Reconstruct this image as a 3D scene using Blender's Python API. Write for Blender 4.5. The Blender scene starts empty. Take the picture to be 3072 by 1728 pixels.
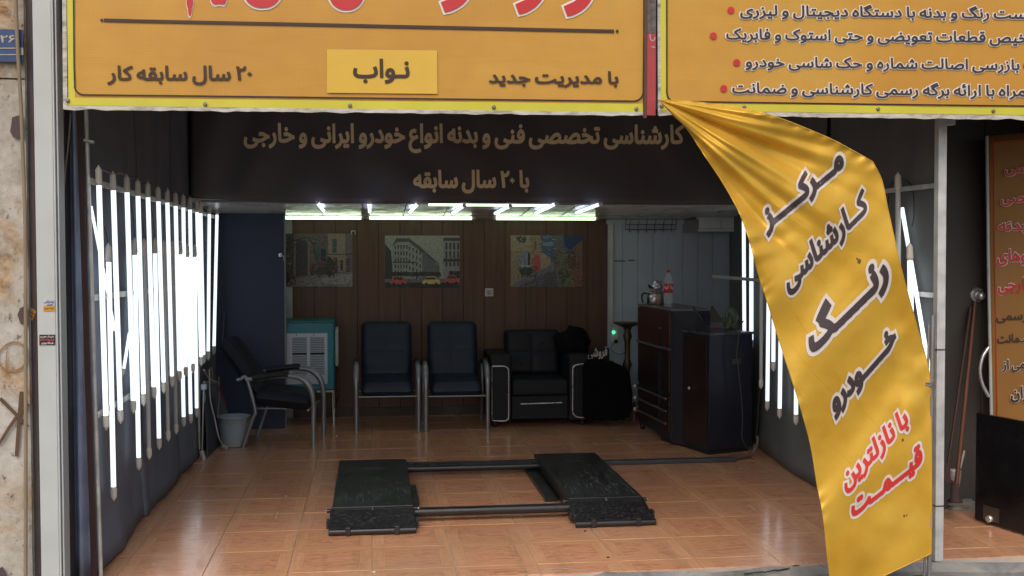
import bpy, math, random, unicodedata
import numpy as np
from mathutils import Vector, Matrix, noise
from mathutils.geometry import delaunay_2d_cdt
random.seed(7)
sc = bpy.context.scene
R = math.radians

# ------------------------------------------------------------------ camera
F, CXP, CYP, CAMH = 3300.0, 1536.0, 864.0, 1.75
YAW = math.atan(419 / F); PIT = math.atan(124 / math.hypot(F, 419))
cam = bpy.data.objects.new('camera', bpy.data.cameras.new('camera')); sc.collection.objects.link(cam)
cam.data.sensor_width = 36; cam.data.lens = 36 * F / 3072
cam.data.clip_start = .05; cam.data.clip_end = 500
cam.location = (0, 0, CAMH); cam.rotation_euler = (math.pi / 2 - PIT, 0, -YAW)
sc.camera = cam
# ------------------------------------------------------------------ light
SUN_EL, SUN_AZ = 48, 200      # azimuth the light comes from, degrees clockwise from +Y
w = bpy.data.worlds.new('World'); sc.world = w; w.use_nodes = True
nt = w.node_tree; bg = nt.nodes['Background']
sky = nt.nodes.new('ShaderNodeTexSky'); sky.sky_type = 'NISHITA'; sky.sun_disc = False
sky.sun_elevation = R(SUN_EL); sky.sun_rotation = R(SUN_AZ); sky.air_density = 1.0; sky.dust_density = 4.0; sky.ozone_density = .6
nt.links.new(sky.outputs[0], bg.inputs[0]); bg.inputs[1].default_value = .135
sl = bpy.data.lights.new('sun', 'SUN'); sl.energy = .68; sl.angle = R(50); sl.color = (1, .96, .9)
sun = bpy.data.objects.new('sun', sl); sc.collection.objects.link(sun)
sd = Vector((math.sin(R(SUN_AZ)) * math.cos(R(SUN_EL)), math.cos(R(SUN_AZ)) * math.cos(R(SUN_EL)), math.sin(R(SUN_EL))))
sun.rotation_euler = (-sd).to_track_quat('-Z', 'Y').to_euler()
vs = sc.view_settings; vs.view_transform = 'Standard'; vs.look = 'None'; vs.gamma = 1; vs.use_curve_mapping = False
vs.exposure = 0.27
sc.cycles.max_bounces = 8; sc.cycles.diffuse_bounces = 4; sc.cycles.sample_clamp_indirect = 4
sc.cycles.use_denoising = True

# ------------------------------------------------------------------ survey helpers: where a sighted point stands in the place
_fw = Vector((math.sin(YAW) * math.cos(PIT), math.cos(YAW) * math.cos(PIT), -math.sin(PIT)))
_rt = Vector((math.cos(YAW), -math.sin(YAW), 0)); _up = _rt.cross(_fw)
CAM = Vector((0, 0, CAMH))
def at(u, v, X=None, Y=None, Z=None):
    r = _fw + _rt * ((u - CXP) / F) - _up * ((v - CYP) / F)
    if X is not None: t = (X - CAM.x) / r.x
    elif Y is not None: t = (Y - CAM.y) / r.y
    else: t = (Z - CAM.z) / r.z
    return CAM + r * t

# ------------------------------------------------------------------ materials
def lin(c):
    return tuple(((x / 255) / 12.92 if x / 255 <= .04045 else ((x / 255 + .055) / 1.055) ** 2.4) for x in c)
MATS = {}
def mat(name, col, rough=.6, metal=0., var=.12, scale=6., bump=0., bscale=60., emit=None, estr=0., spec=.5, srgb=False, **kw):
    if name in MATS: return MATS[name]
    if srgb: col = lin(col)
    m = bpy.data.materials.new(name); m.use_nodes = True; n = m.node_tree; b = n.nodes['Principled BSDF']
    b.inputs['Roughness'].default_value = rough; b.inputs['Metallic'].default_value = metal
    b.inputs['Specular IOR Level'].default_value = spec
    for k, v in kw.items(): b.inputs[k].default_value = v
    tc = n.nodes.new('ShaderNodeTexCoord')
    if var:
        no = n.nodes.new('ShaderNodeTexNoise'); no.inputs['Scale'].default_value = scale; no.inputs['Detail'].default_value = 6
        n.links.new(tc.outputs['Object'], no.inputs['Vector'])
        mr = n.nodes.new('ShaderNodeMapRange'); mr.inputs[1].default_value = .3; mr.inputs[2].default_value = .7
        mr.inputs[3].default_value = 1 - var; mr.inputs[4].default_value = 1 + var
        n.links.new(no.outputs[0], mr.inputs[0])
        mx = n.nodes.new('ShaderNodeVectorMath'); mx.operation = 'SCALE'; mx.inputs[0].default_value = col[:3]
        n.links.new(mr.outputs[0], mx.inputs['Scale']); n.links.new(mx.outputs[0], b.inputs['Base Color'])
        rr = n.nodes.new('ShaderNodeMapRange'); rr.inputs[1].default_value = .3; rr.inputs[2].default_value = .7
        rr.inputs[3].default_value = max(0, rough - .08); rr.inputs[4].default_value = min(1, rough + .08)
        n.links.new(no.outputs[0], rr.inputs[0]); n.links.new(rr.outputs[0], b.inputs['Roughness'])
    else:
        b.inputs['Base Color'].default_value = (*col[:3], 1)
    if bump:
        nb = n.nodes.new('ShaderNodeTexNoise'); nb.inputs['Scale'].default_value = bscale; nb.inputs['Detail'].default_value = 5
        n.links.new(tc.outputs['Object'], nb.inputs['Vector'])
        bn = n.nodes.new('ShaderNodeBump'); bn.inputs['Strength'].default_value = bump; bn.inputs['Distance'].default_value = .01
        n.links.new(nb.outputs[0], bn.inputs['Height']); n.links.new(bn.outputs[0], b.inputs['Normal'])
    if emit:
        b.inputs['Emission Color'].default_value = (*emit, 1); b.inputs['Emission Strength'].default_value = estr
    MATS[name] = m
    return m
def node(m, t): return m.node_tree.nodes.new(t)

# ------------------------------------------------------------------ geometry helpers
class MB:
    def __init__(s): s.v = []; s.f = []; s.mi = []; s.sm = []; s.cur = 0
    def add(s, vs_, fs, smooth=False):
        o = len(s.v); s.v += [Vector(p) for p in vs_]
        for f in fs: s.f.append([o + i for i in f]); s.mi.append(s.cur); s.sm.append(smooth)
        return s
    def box(s, c, d, M=None):
        vs_ = [Vector((x * d[0] / 2, y * d[1] / 2, z * d[2] / 2)) for x in (-1, 1) for y in (-1, 1) for z in (-1, 1)]
        if M is not None: vs_ = [M @ p for p in vs_]
        c = Vector(c)
        return s.add([p + c for p in vs_], [(0, 1, 3, 2), (4, 6, 7, 5), (0, 4, 5, 1), (2, 3, 7, 6), (0, 2, 6, 4), (1, 5, 7, 3)])
    def span(s, a, b):
        a, b = Vector(a), Vector(b)
        return s.box((a + b) / 2, [abs(x) for x in (b - a)])
    def prism(s, pts, z0, z1):            # footprint (x,y) list, z0/z1 number or list
        n = len(pts)
        z0 = [z0] * n if not isinstance(z0, (list, tuple)) else z0; z1 = [z1] * n if not isinstance(z1, (list, tuple)) else z1
        a = sum(pts[i][0] * pts[(i + 1) % n][1] - pts[(i + 1) % n][0] * pts[i][1] for i in range(n))
        idx = list(range(n)) if a > 0 else list(range(n))[::-1]
        vs_ = [(pts[i][0], pts[i][1], z0[i]) for i in idx] + [(pts[i][0], pts[i][1], z1[i]) for i in idx]
        return s.add(vs_, [tuple(range(n))[::-1], tuple(range(n, 2 * n))] + [(i, (i + 1) % n, n + (i + 1) % n, n + i) for i in range(n)])
    def hexa(s, q0, q1):                  # two quads (4 pts each, same order) joined
        return s.add(list(q0) + list(q1), [(0, 1, 2, 3), (7, 6, 5, 4), (0, 4, 5, 1), (1, 5, 6, 2), (2, 6, 7, 3), (3, 7, 4, 0)])
    def tube(s, path, r, n=10, caps=True, closed=False):
        path = [Vector(p) for p in path]; rs = r if isinstance(r, (list, tuple)) else [r] * len(path)
        rings = []; prev = None
        for i, p in enumerate(path):
            if closed: t = path[(i + 1) % len(path)] - path[i - 1]
            else: t = path[min(i + 1, len(path) - 1)] - path[max(i - 1, 0)]
            if t.length < 1e-9: t = Vector((0, 0, 1))
            t.normalize()
            if prev is None:
                a = Vector((0, 0, 1)) if abs(t.z) < .9 else Vector((1, 0, 0)); x = t.cross(a).normalized()
            else:
                x = (prev - t * prev.dot(t)).normalized()
            prev = x; y = t.cross(x)
            rings.append([p + (x * math.cos(2 * math.pi * k / n) + y * math.sin(2 * math.pi * k / n)) * rs[i] for k in range(n)])
        m = len(rings); fs = []
        for i in range(m if closed else m - 1):
            j = (i + 1) % m
            fs += [(i * n + k, i * n + (k + 1) % n, j * n + (k + 1) % n, j * n + k) for k in range(n)]
        s.add([q for r_ in rings for q in r_], fs, True)
        if caps and not closed:
            s.add(rings[0], [tuple(range(n))[::-1]]); s.add(rings[-1], [tuple(range(n))])
        return s
    def lathe(s, prof, c=(0, 0, 0), n=20):
        c = Vector(c); vs_ = []; m = len(prof)
        for r_, z in prof: vs_ += [c + Vector((r_ * math.cos(2 * math.pi * k / n), r_ * math.sin(2 * math.pi * k / n), z)) for k in range(n)]
        return s.add(vs_, [(i * n + k, i * n + (k + 1) % n, (i + 1) * n + (k + 1) % n, (i + 1) * n + k) for i in range(m - 1) for k in range(n)], True)
    def ball(s, c, r, n=12, m=8):
        r = r if isinstance(r, (list, tuple)) else (r, r, r); c = Vector(c); vs_ = []
        for i in range(m + 1):
            a = math.pi * i / m - math.pi / 2
            vs_ += [c + Vector((r[0] * math.cos(a) * math.cos(2 * math.pi * k / n), r[1] * math.cos(a) * math.sin(2 * math.pi * k / n), r[2] * math.sin(a))) for k in range(n)]
        return s.add(vs_, [(i * n + k, i * n + (k + 1) % n, (i + 1) * n + (k + 1) % n, (i + 1) * n + k) for i in range(m) for k in range(n)], True)
    def grid(s, fn, nu, nv, smooth=True):
        vs_ = [fn(i / nu, j / nv) for j in range(nv + 1) for i in range(nu + 1)]; k = nu + 1
        return s.add(vs_, [(j * k + i, j * k + i + 1, (j + 1) * k + i + 1, (j + 1) * k + i) for j in range(nv) for i in range(nu)], smooth)

def smoothpath(pts, n=6, closed=False):
    pts = [Vector(p) for p in pts]; out = []; N = len(pts)
    for i in range(N if closed else N - 1):
        if closed: p0, p1, p2, p3 = pts[i - 1], pts[i], pts[(i + 1) % N], pts[(i + 2) % N]
        else: p0, p1, p2, p3 = pts[max(i - 1, 0)], pts[i], pts[i + 1], pts[min(i + 2, N - 1)]
        for k in range(n):
            t = k / n
            out.append(.5 * ((2 * p1) + (p2 - p0) * t + (2 * p0 - 5 * p1 + 4 * p2 - p3) * t * t + (3 * p1 - p0 - 3 * p2 + p3) * t ** 3))
    if not closed: out.append(pts[-1])
    return out

def make(name, mb, mats, root=None, bevel=0., solid=0., local=False, seg=2):
    off = Vector((0, 0, 0))
    if root is not None and not local:
        r_ = root; 
        while r_ is not None: off = off + Vector(r_.location); r_ = r_.parent
    me = bpy.data.meshes.new(name); me.from_pydata([p - off for p in mb.v], [], mb.f)
    mats = mats if isinstance(mats, (list, tuple)) else [mats]
    for m in mats: me.materials.append(m)
    me.polygons.foreach_set('material_index', mb.mi); me.polygons.foreach_set('use_smooth', mb.sm)
    o = bpy.data.objects.new(name, me); sc.collection.objects.link(o)
    if root is not None: o.parent = root
    if bevel:
        b = o.modifiers.new('bevel', 'BEVEL'); b.width = bevel; b.segments = seg; b.limit_method = 'ANGLE'; b.angle_limit = R(40)
        if seg > 2:
            for p in me.polygons: p.use_smooth = True
            wn = o.modifiers.new('wn', 'WEIGHTED_NORMAL')
    if solid:
        b = o.modifiers.new('solid', 'SOLIDIFY'); b.thickness = solid; b.offset = 0
    return o
def tag(o, label=None, cat=None, group=None, kind=None):
    if label: o['label'] = label
    if cat: o['category'] = cat
    if group: o['group'] = group
    if kind: o['kind'] = kind
    return o
def thing(name, loc, label, cat, group=None, rotz=0):
    o = bpy.data.objects.new(name, None); sc.collection.objects.link(o); o.empty_display_size = .1
    o.location = loc; o.rotation_euler = (0, 0, rotz)
    return tag(o, label, cat, group)
def copy_tree(o, parent=None):
    c = o.copy(); sc.collection.objects.link(c); c.parent = parent
    for ch in o.children: copy_tree(ch, c)
    return c

# ------------------------------------------------------------------ Persian lettering
PF = {}
for cp in list(range(0xFB50, 0xFE00)) + list(range(0xFE70, 0xFEFD)):
    d = unicodedata.decomposition(chr(cp)).split()
    if len(d) == 2 and d[0] in ('<isolated>', '<initial>', '<medial>', '<final>'):
        PF.setdefault(chr(int(d[1], 16)), {})[d[0][1:-1]] = chr(cp)
TAT = '\u0640'
def shape(s):
    out = []; n = len(s)
    right = lambda c: c == TAT or 'initial' in PF.get(c, {})      # joins the letter after it
    left = lambda c: c == TAT or 'final' in PF.get(c, {})         # joins the letter before it
    for i, c in enumerate(s):
        f = PF.get(c)
        if c == TAT or not f: out.append(c); continue
        pj = i > 0 and right(s[i - 1]) and left(c); nj = i < n - 1 and right(c) and left(s[i + 1])
        k = 'medial' if pj and nj else 'final' if pj else 'initial' if nj else 'isolated'
        out.append(f.get(k) or f.get('isolated') or c)
    out = out[::-1]; i = 0
    while i < len(out):                                            # digits read left to right
        j = i
        while j < len(out) and out[j] in '۰۱۲۳۴۵۶۷۸۹': j += 1
        if j > i + 1: out[i:j] = out[i:j][::-1]
        i = max(j, i + 1)
    return ''.join(out)
_tc = {}
def glyphs(text, bold=.02, res=3, tess=0):
    """flat triangles of a line of lettering (union of all contours), x,y in em"""
    key = (text, bold, res, tess)
    if key in _tc: return _tc[key]
    c = bpy.data.curves.new('t', 'FONT'); c.body = shape(text); c.fill_mode = 'NONE'; c.space_word = .7; c.resolution_u = res
    o = bpy.data.objects.new('t', c); sc.collection.objects.link(o)
    dg = bpy.context.evaluated_depsgraph_get(); me = bpy.data.meshes.new_from_object(o.evaluated_get(dg))
    V = [(v.co.x, v.co.y) for v in me.vertices]; E_ = [tuple(e.vertices) for e in me.edges]
    bpy.data.objects.remove(o); bpy.data.curves.remove(c); bpy.data.meshes.remove(me)
    succ = {}
    for a, b in E_:                                                # walk every contour in its own direction
        if b == a + 1: succ[a] = b
        elif a == b + 1: succ[b] = a
        else: succ[max(a, b)] = min(a, b)
    E_ = list(succ.items()); pred = {b: a for a, b in E_}
    Vn = np.array(V); out_ = Vn.copy()
    if bold:
        for i in range(len(V)):
            if i not in succ or i not in pred: continue
            d0 = Vn[i] - Vn[pred[i]]; d1 = Vn[succ[i]] - Vn[i]
            l0, l1 = np.hypot(*d0), np.hypot(*d1)
            if l0 < 1e-7 or l1 < 1e-7: 
                d = d0 if l0 > l1 else d1; l_ = max(l0, l1, 1e-9); out_[i] = Vn[i] + np.array((-d[1], d[0])) / l_ * bold; continue
            n0 = np.array((-d0[1], d0[0])) / l0; n1 = np.array((-d1[1], d1[0])) / l1; nn = n0 + n1; q = nn @ nn
            mit = min(2 / q, .85) if q > 1e-6 else .85
            out_[i] = Vn[i] + nn * bold * mit
    rnd = random.Random(3); V2 = [Vector((x + rnd.uniform(-2e-5, 2e-5), y + rnd.uniform(-2e-5, 2e-5))) for x, y in out_]
    if tess:
        lo, hi = out_.min(0), out_.max(0)
        for gx in np.arange(lo[0], hi[0], tess):
            for gy in np.arange(lo[1], hi[1], tess): V2.append(Vector((gx + rnd.uniform(-.2, .2) * tess, gy + rnd.uniform(-.2, .2) * tess)))
    vo, eo, fo, *_ = delaunay_2d_cdt(V2, E_, [], 0, 1e-6)
    P = np.array([(p.x, p.y) for p in vo]); T = np.array([tuple(f) for f in fo])
    cen = P[T].mean(1)
    A = np.array([(V2[a].x, V2[a].y) for a, b in E_]); B = np.array([(V2[b].x, V2[b].y) for a, b in E_])
    wn = np.zeros(len(cen))
    for k in range(len(E_)):
        (ax, ay), (bx, by) = A[k], B[k]
        if ay == by: continue
        m_ = (cen[:, 1] >= min(ay, by)) & (cen[:, 1] < max(ay, by))
        if not m_.any(): continue
        xs = ax + (cen[m_, 1] - ay) * (bx - ax) / (by - ay)
        wn[m_] += np.where(xs > cen[m_, 0], 1 if by > ay else -1, 0)
    T = T[np.abs(wn) > .5]
    _tc[key] = (P, T); return P, T
def lettering(root, text, L, Rr, alef, surf, off, m, bold=.02, name='lettering', up=(0, 1), halo=None, hb=.06, hm=None, fatx=0, tess=0):
    """L, Rr = sighted baseline ends; alef = height of an upright stroke; surf(u,v,off) puts it on the sheet"""
    def run(bold_, off_, m_, nm):
        P, T = glyphs(text, bold_, tess=tess); P0, _ = glyphs(text, bold)
        x0, x1 = P0[:, 0].min(), P0[:, 0].max(); k = alef / .72
        mb = MB(); vs_ = []
        for x, y in P:
            t = (x - x0) / (x1 - x0)
            u = L[0] + (Rr[0] - L[0]) * t + up[0] * y * k; v = L[1] + (Rr[1] - L[1]) * t - up[1] * y * k
            vs_.append(surf(u, v, off_))
        tr = [tuple(int(i) for i in t_) for t_ in T]
        mb.add(vs_, tr)
        o = make(nm, mb, m_, root)
        return o
    if hm is not None: run(hb, off * .5, hm, name + '_outline')
    return run(bold, off, m, name)

def poly(mb, pts, surf, off, mi=0):
    mb.cur = mi; mb.add([surf(u, v, off) for u, v in pts], [tuple(range(len(pts)))[::-1]])

# ================================================================== SETTING
T = .45                                   # floor tile
TX0, TY0 = -.008, .10                     # a joint crossing
FRONT = 5.76                              # street edge of the tiled floor
CEIL = 2.04                               # lowered ceiling at the back wall; it rises a little towards its front edge
YK = 9.30                                 # plane of the black banner at that edge
def cz(y): return CEIL + (BW - y) * .045
def onceil(u, v, off):
    Z = 2.06
    for _ in range(80): p = at(u, v, Z=Z); Z = Z * .8 + (cz(p.y) - off) * .2
    return at(u, v, Z=Z)
LW, RW, BW = -1.50, 3.22, 11.45           # left, right and back wall faces
def rwx(y):                               # the right wall splays towards the back
    P = ((5.0, 3.17), (7.5, 3.22), (9.0, 3.33), (11.45, 3.80), (12, 3.85))
    for (a, xa), (b, xb) in zip(P, P[1:]):
        if y <= b: return xa + (xb - xa) * max(0, y - a) / (b - a)
    return P[-1][1]
def onwall(u, v, off):
    X = 3.2
    for _ in range(30): p = at(u, v, X=X); X = .5 * X + .5 * (rwx(max(5, min(12, p.y))) - off)
    return at(u, v, X=X)

def bump_chain(m, scale, strength, dist=.01, detail=6, coord='Object'):
    n = m.node_tree; tc = node(m, 'ShaderNodeTexCoord'); nb = node(m, 'ShaderNodeTexNoise'); nb.inputs['Scale'].default_value = scale; nb.inputs['Detail'].default_value = detail
    n.links.new(tc.outputs[coord], nb.inputs['Vector']); bn = node(m, 'ShaderNodeBump'); bn.inputs['Strength'].default_value = strength; bn.inputs['Distance'].default_value = dist
    n.links.new(nb.outputs[0], bn.inputs['Height']); n.links.new(bn.outputs[0], n.nodes['Principled BSDF'].inputs['Normal'])
def ramp_mat(name, stops, scale, rough=.8, detail=10, dist=0., bump=.4, bscale=30, bdist=.01, rrough=.65, spec=.3, stretch=(1, 1, 1)):
    m = bpy.data.materials.new(name); m.use_nodes = True; n = m.node_tree; b = n.nodes['Principled BSDF']; MATS[name] = m
    tc = node(m, 'ShaderNodeTexCoord'); mp = node(m, 'ShaderNodeMapping'); mp.inputs['Scale'].default_value = stretch
    no = node(m, 'ShaderNodeTexNoise'); no.inputs['Scale'].default_value = scale; no.inputs['Detail'].default_value = detail; no.inputs['Roughness'].default_value = rrough; no.inputs['Distortion'].default_value = dist
    cr = node(m, 'ShaderNodeValToRGB'); e = cr.color_ramp
    while len(e.elements) < len(stops): e.elements.new(.5)
    for k, (p, c) in enumerate(stops): e.elements[k].position = p; e.elements[k].color = (*lin(c), 1)
    n.links.new(tc.outputs['Object'], mp.inputs[0]); n.links.new(mp.outputs[0], no.inputs['Vector']); n.links.new(no.outputs[0], cr.inputs[0]); n.links.new(cr.outputs[0], b.inputs['Base Color'])
    b.inputs['Roughness'].default_value = rough; b.inputs['Specular IOR Level'].default_value = spec
    if bump: bump_chain(m, bscale, bump, bdist)
    return m

# ---- ground, one sheet
conc = ramp_mat('concrete_pavement', [(.3, (92, 92, 90)), (.5, (128, 127, 124)), (.62, (150, 148, 142)), (.75, (100, 100, 100))], 3.5, .9, bump=.5, bscale=45, dist=.6)
mb = MB(); mb.grid(lambda a, b: (-30 + 66 * a, -25 + 60 * b, -.075), 60, 60, False)
tag(make('ground', mb, mat('asphalt', (.055, .055, .055), .95, bump=.5, bscale=90)), kind='structure')
def pave(a, b):
    x = -6 + 16 * a; y = 1.5 + 4.6 * b
    return (x, y, -.035 + .004 * noise.noise(Vector((x * 2, y * 2, 0))))
mb = MB(); mb.grid(pave, 80, 24); pv = tag(make('pavement', mb, conc), kind='structure')
mb = MB(); mb.span((-6, 1.35, -.2), (10, 1.5, -.03)); tag(make('kerb', mb, conc, bevel=.01), kind='structure')
# cement lip patched against the tiles
mb = MB()
lip = [at(1560, 1735, Z=0), at(1600, 1708, Z=0), at(1680, 1702, Z=0), at(1850, 1716, Z=0), at(2040, 1712, Z=0), at(2140, 1716, Z=0), at(2240, 1708, Z=0), at(2284, 1700, Z=0), at(2420, 1697, Z=0), at(2520, 1686, Z=0), at(2740, 1686, Z=0), at(3072, 1686, Z=0)]
pts = [(p.x, p.y) for p in lip]
n_ = len(pts); fr = [(p[0] * 1.0, p[1] - .10 - .05 * abs(noise.noise(Vector((p[0] * 3, 0, 0))))) for p in pts]
mb.add([(p[0], p[1] - .01, .001) for p in pts] + [(p[0], p[1] + .03, -.04) for p in fr], [(i, n_ + i, n_ + i + 1, i + 1) for i in range(n_ - 1)], True)
tag(make('cement_lip', mb, conc), kind='structure')
# crack in the pavement
mb = MB(); prev = None
ck = [(2232, 1716), (2290, 1712), (2330, 1706), (2360, 1703), (2385, 1693), (2415, 1690)]
for (u0, v0), (u1, v1) in zip(ck, ck[1:]):
    p, q = at(u0, v0, Z=0), at(u1, v1, Z=0); mb.tube([(p.x, p.y - .005, -.008), (q.x, q.y - .005, -.004)], .004, 5)
tag(make('crack', mb, mat('crack', (.03, .03, .03), .9, var=0)), kind='structure')

# ---- tiled floor, tile by tile
tile_m = bpy.data.materials.new('parquet_print_tile'); tile_m.use_nodes = True; MATS['tile'] = tile_m
n = tile_m.node_tree; b = n.nodes['Principled BSDF']; L_ = n.links.new
def mth(op, a, c=None, d=None, clamp=False):
    q = n.nodes.new('ShaderNodeMath'); q.operation = op; q.use_clamp = clamp
    for i, x in enumerate((a, c, d)):
        if x is None: continue
        if isinstance(x, (int, float)): q.inputs[i].default_value = x
        else: L_(x, q.inputs[i])
    return q.outputs[0]
tc = n.nodes.new('ShaderNodeTexCoord'); oi = n.nodes.new('ShaderNodeObjectInfo'); sx = n.nodes.new('ShaderNodeSeparateXYZ'); L_(tc.outputs['Object'], sx.inputs[0])
ax = mth('ABSOLUTE', sx.outputs[0]); ay = mth('ABSOLUTE', sx.outputs[1]); mx_ = mth('MAXIMUM', ax, ay)
inner = mth('LESS_THAN', mx_, .152)
horiz = mth('GREATER_THAN', ay, ax)          # the strips along the two other sides run crosswise
offs = n.nodes.new('ShaderNodeVectorMath'); offs.operation = 'ADD'; L_(tc.outputs['Object'], offs.inputs[0])
cmb = n.nodes.new('ShaderNodeCombineXYZ'); L_(mth('MULTIPLY', oi.outputs['Random'], 37.), cmb.inputs[0]); L_(mth('MULTIPLY', oi.outputs['Random'], 91.), cmb.inputs[1]); L_(cmb.outputs[0], offs.inputs[1])
mp = n.nodes.new('ShaderNodeMapping'); mp.inputs['Scale'].default_value = (5, 20, 5); L_(offs.outputs[0], mp.inputs[0])
g1 = n.nodes.new('ShaderNodeTexNoise'); g1.inputs['Scale'].default_value = 1.6; g1.inputs['Detail'].default_value = 8; g1.inputs['Distortion'].default_value = 1.4; L_(mp.outputs[0], g1.inputs['Vector'])
mp2 = n.nodes.new('ShaderNodeMapping'); mp2.inputs['Scale'].default_value = (60, 4, 5); L_(offs.outputs[0], mp2.inputs[0])
g2 = n.nodes.new('ShaderNodeTexNoise'); g2.inputs['Scale'].default_value = 1.; g2.inputs['Detail'].default_value = 4; L_(mp2.outputs[0], g2.inputs['Vector'])
mp3 = n.nodes.new('ShaderNodeMapping'); mp3.inputs['Scale'].default_value = (4, 60, 5); L_(offs.outputs[0], mp3.inputs[0])
g3 = n.nodes.new('ShaderNodeTexNoise'); g3.inputs['Scale'].default_value = 1.; g3.inputs['Detail'].default_value = 4; L_(mp3.outputs[0], g3.inputs['Vector'])
def ramp(fac, stops):
    cr = n.nodes.new('ShaderNodeValToRGB'); e = cr.color_ramp
    while len(e.elements) < len(stops): e.elements.new(.5)
    for k, (p, c) in enumerate(stops): e.elements[k].position = p; e.elements[k].color = (*lin(c), 1)
    L_(fac, cr.inputs[0]); return cr.outputs[0]
cin = ramp(g1.outputs[0], [(.28, (160, 104, 74)), (.44, (186, 130, 96)), (.56, (202, 148, 114)), (.64, (190, 132, 98)), (.74, (166, 108, 78))])
def mix(f, a, c):
    q = n.nodes.new('ShaderNodeMix'); q.data_type = 'RGBA'
    if isinstance(f, (int, float)): q.inputs[0].default_value = f
    else: L_(f, q.inputs[0])
    for i, x in ((6, a), (7, c)):
        if isinstance(x, tuple): q.inputs[i].default_value = (*x, 1)
        else: L_(x, q.inputs[i])
    return q.outputs[2]
cb1 = ramp(g2.outputs[0], [(.3, (192, 141, 101)), (.7, (210, 163, 123))]); cb2 = ramp(g3.outputs[0], [(.3, (186, 135, 97)), (.7, (204, 157, 117))])
cb = mix(horiz, cb1, cb2)
col = mix(inner, mix(.3, cb, cin), mix(.12, cin, cb))
line1 = mth('LESS_THAN', mth('ABSOLUTE', mth('SUBTRACT', mx_, .152)), .0022)
col = mix(mth('MULTIPLY', line1, .22), col, lin((120, 70, 40)))
mit = mth('LESS_THAN', mth('ABSOLUTE', mth('SUBTRACT', ax, ay)), .0018); mit = mth('MULTIPLY', mit, mth('GREATER_THAN', mx_, .152))
col = mix(mth('MULTIPLY', mit, .2), col, lin((120, 70, 40)))
hv = n.nodes.new('ShaderNodeVectorMath'); hv.operation = 'SCALE'; L_(col, hv.inputs[0]); L_(mth('MULTIPLY_ADD', oi.outputs['Random'], .18, 1.18), hv.inputs['Scale'])
# worn, dusty film
tg = n.nodes.new('ShaderNodeNewGeometry'); dn = n.nodes.new('ShaderNodeTexNoise'); dn.inputs['Scale'].default_value = 1.3; dn.inputs['Detail'].default_value = 8; L_(tg.outputs['Position'], dn.inputs['Vector'])
dust = mth('MULTIPLY', mth('SUBTRACT', dn.outputs[0], .42, clamp=True), 1.3, clamp=True)
tr = n.nodes.new('ShaderNodeTexNoise'); tr.inputs['Scale'].default_value = 1.; tr.inputs['Detail'].default_value = 7; tr.inputs['Roughness'].default_value = .7
mpt = n.nodes.new('ShaderNodeMapping'); mpt.inputs['Scale'].default_value = (7, 1.1, 1); L_(tg.outputs['Position'], mpt.inputs[0]); L_(mpt.outputs[0], tr.inputs['Vector'])
grime = mth('MULTIPLY', mth('SUBTRACT', tr.outputs[0], .53, clamp=True), 3.2, clamp=True)
L_(mix(mth('MULTIPLY', grime, .55), mix(dust, hv.outputs[0], lin((178, 148, 126))), lin((96, 70, 54))), b.inputs['Base Color'])
L_(mth('ADD', mth('MULTIPLY_ADD', dn.outputs[0], .26, .05), mth('MULTIPLY', grime, .2)), b.inputs['Roughness']); b.inputs['Specular IOR Level'].default_value = .65
bn = n.nodes.new('ShaderNodeBump'); bn.inputs['Strength'].default_value = .12; bn.inputs['Distance'].default_value = .004; L_(g1.outputs[0], bn.inputs['Height']); L_(bn.outputs[0], b.inputs['Normal'])

grout = mat('grout', (.48, .42, .36), .9, bump=.3)
floor = thing('floor', (0, FRONT, 0), None, None); floor['kind'] = 'structure'
mb = MB(); mb.add([(-1.75, FRONT, -.006), (5.6, FRONT, -.006), (5.6, BW + .3, -.006), (-1.75, BW + .3, -.006)], [(0, 1, 2, 3)])
mb.add([(-1.75, FRONT, -.006), (5.6, FRONT, -.006), (5.6, FRONT, -.1), (-1.75, FRONT, -.1)], [(3, 2, 1, 0)]); make('screed', mb, grout, floor)
base_tile = {}
rt = random.Random(11)
j = 0
while TY0 + j * T < BW + .2:
    y0, y1 = TY0 + j * T, TY0 + (j + 1) * T; j += 1
    if y1 <= FRONT + .02: continue
    for i in range(-5, 14):
        x0, x1 = TX0 + i * T, TX0 + (i + 1) * T
        if x1 > 5.6 or x0 < -1.9: continue
        if x0 > 3.3 and y0 > 7.6: continue
        x0c, y0c = max(x0, -1.75), max(y0, FRONT)
        key = (round(x0c - x0, 3) + 0., round(y0c - y0, 3) + 0.); g = .0022
        if key not in base_tile:
            mb = MB(); c = Vector(((x0 + x1) / 2, (y0 + y1) / 2, 0)); mb.span(Vector((x0c + g, y0c + g, -.02)) - c, Vector((x1 - g, y1 - g, 0)) - c)
            me_o = make('tile', mb, tile_m, None, local=True); me = me_o.data; bpy.data.objects.remove(me_o); base_tile[key] = me
        o = bpy.data.objects.new('tile', base_tile[key]); sc.collection.objects.link(o); o.parent = floor
        o.location = ((x0 + x1) / 2, (y0 + y1) / 2 - FRONT, rt.uniform(-.0008, .0008)); o.rotation_euler = (rt.uniform(-.0035, .0035), rt.uniform(-.0035, .0035), math.pi * rt.choice((0, 1)) * (key == (0, 0)))
        bv = o.modifiers.new('b', 'BEVEL'); bv.width = .0015; bv.segments = 1

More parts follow.
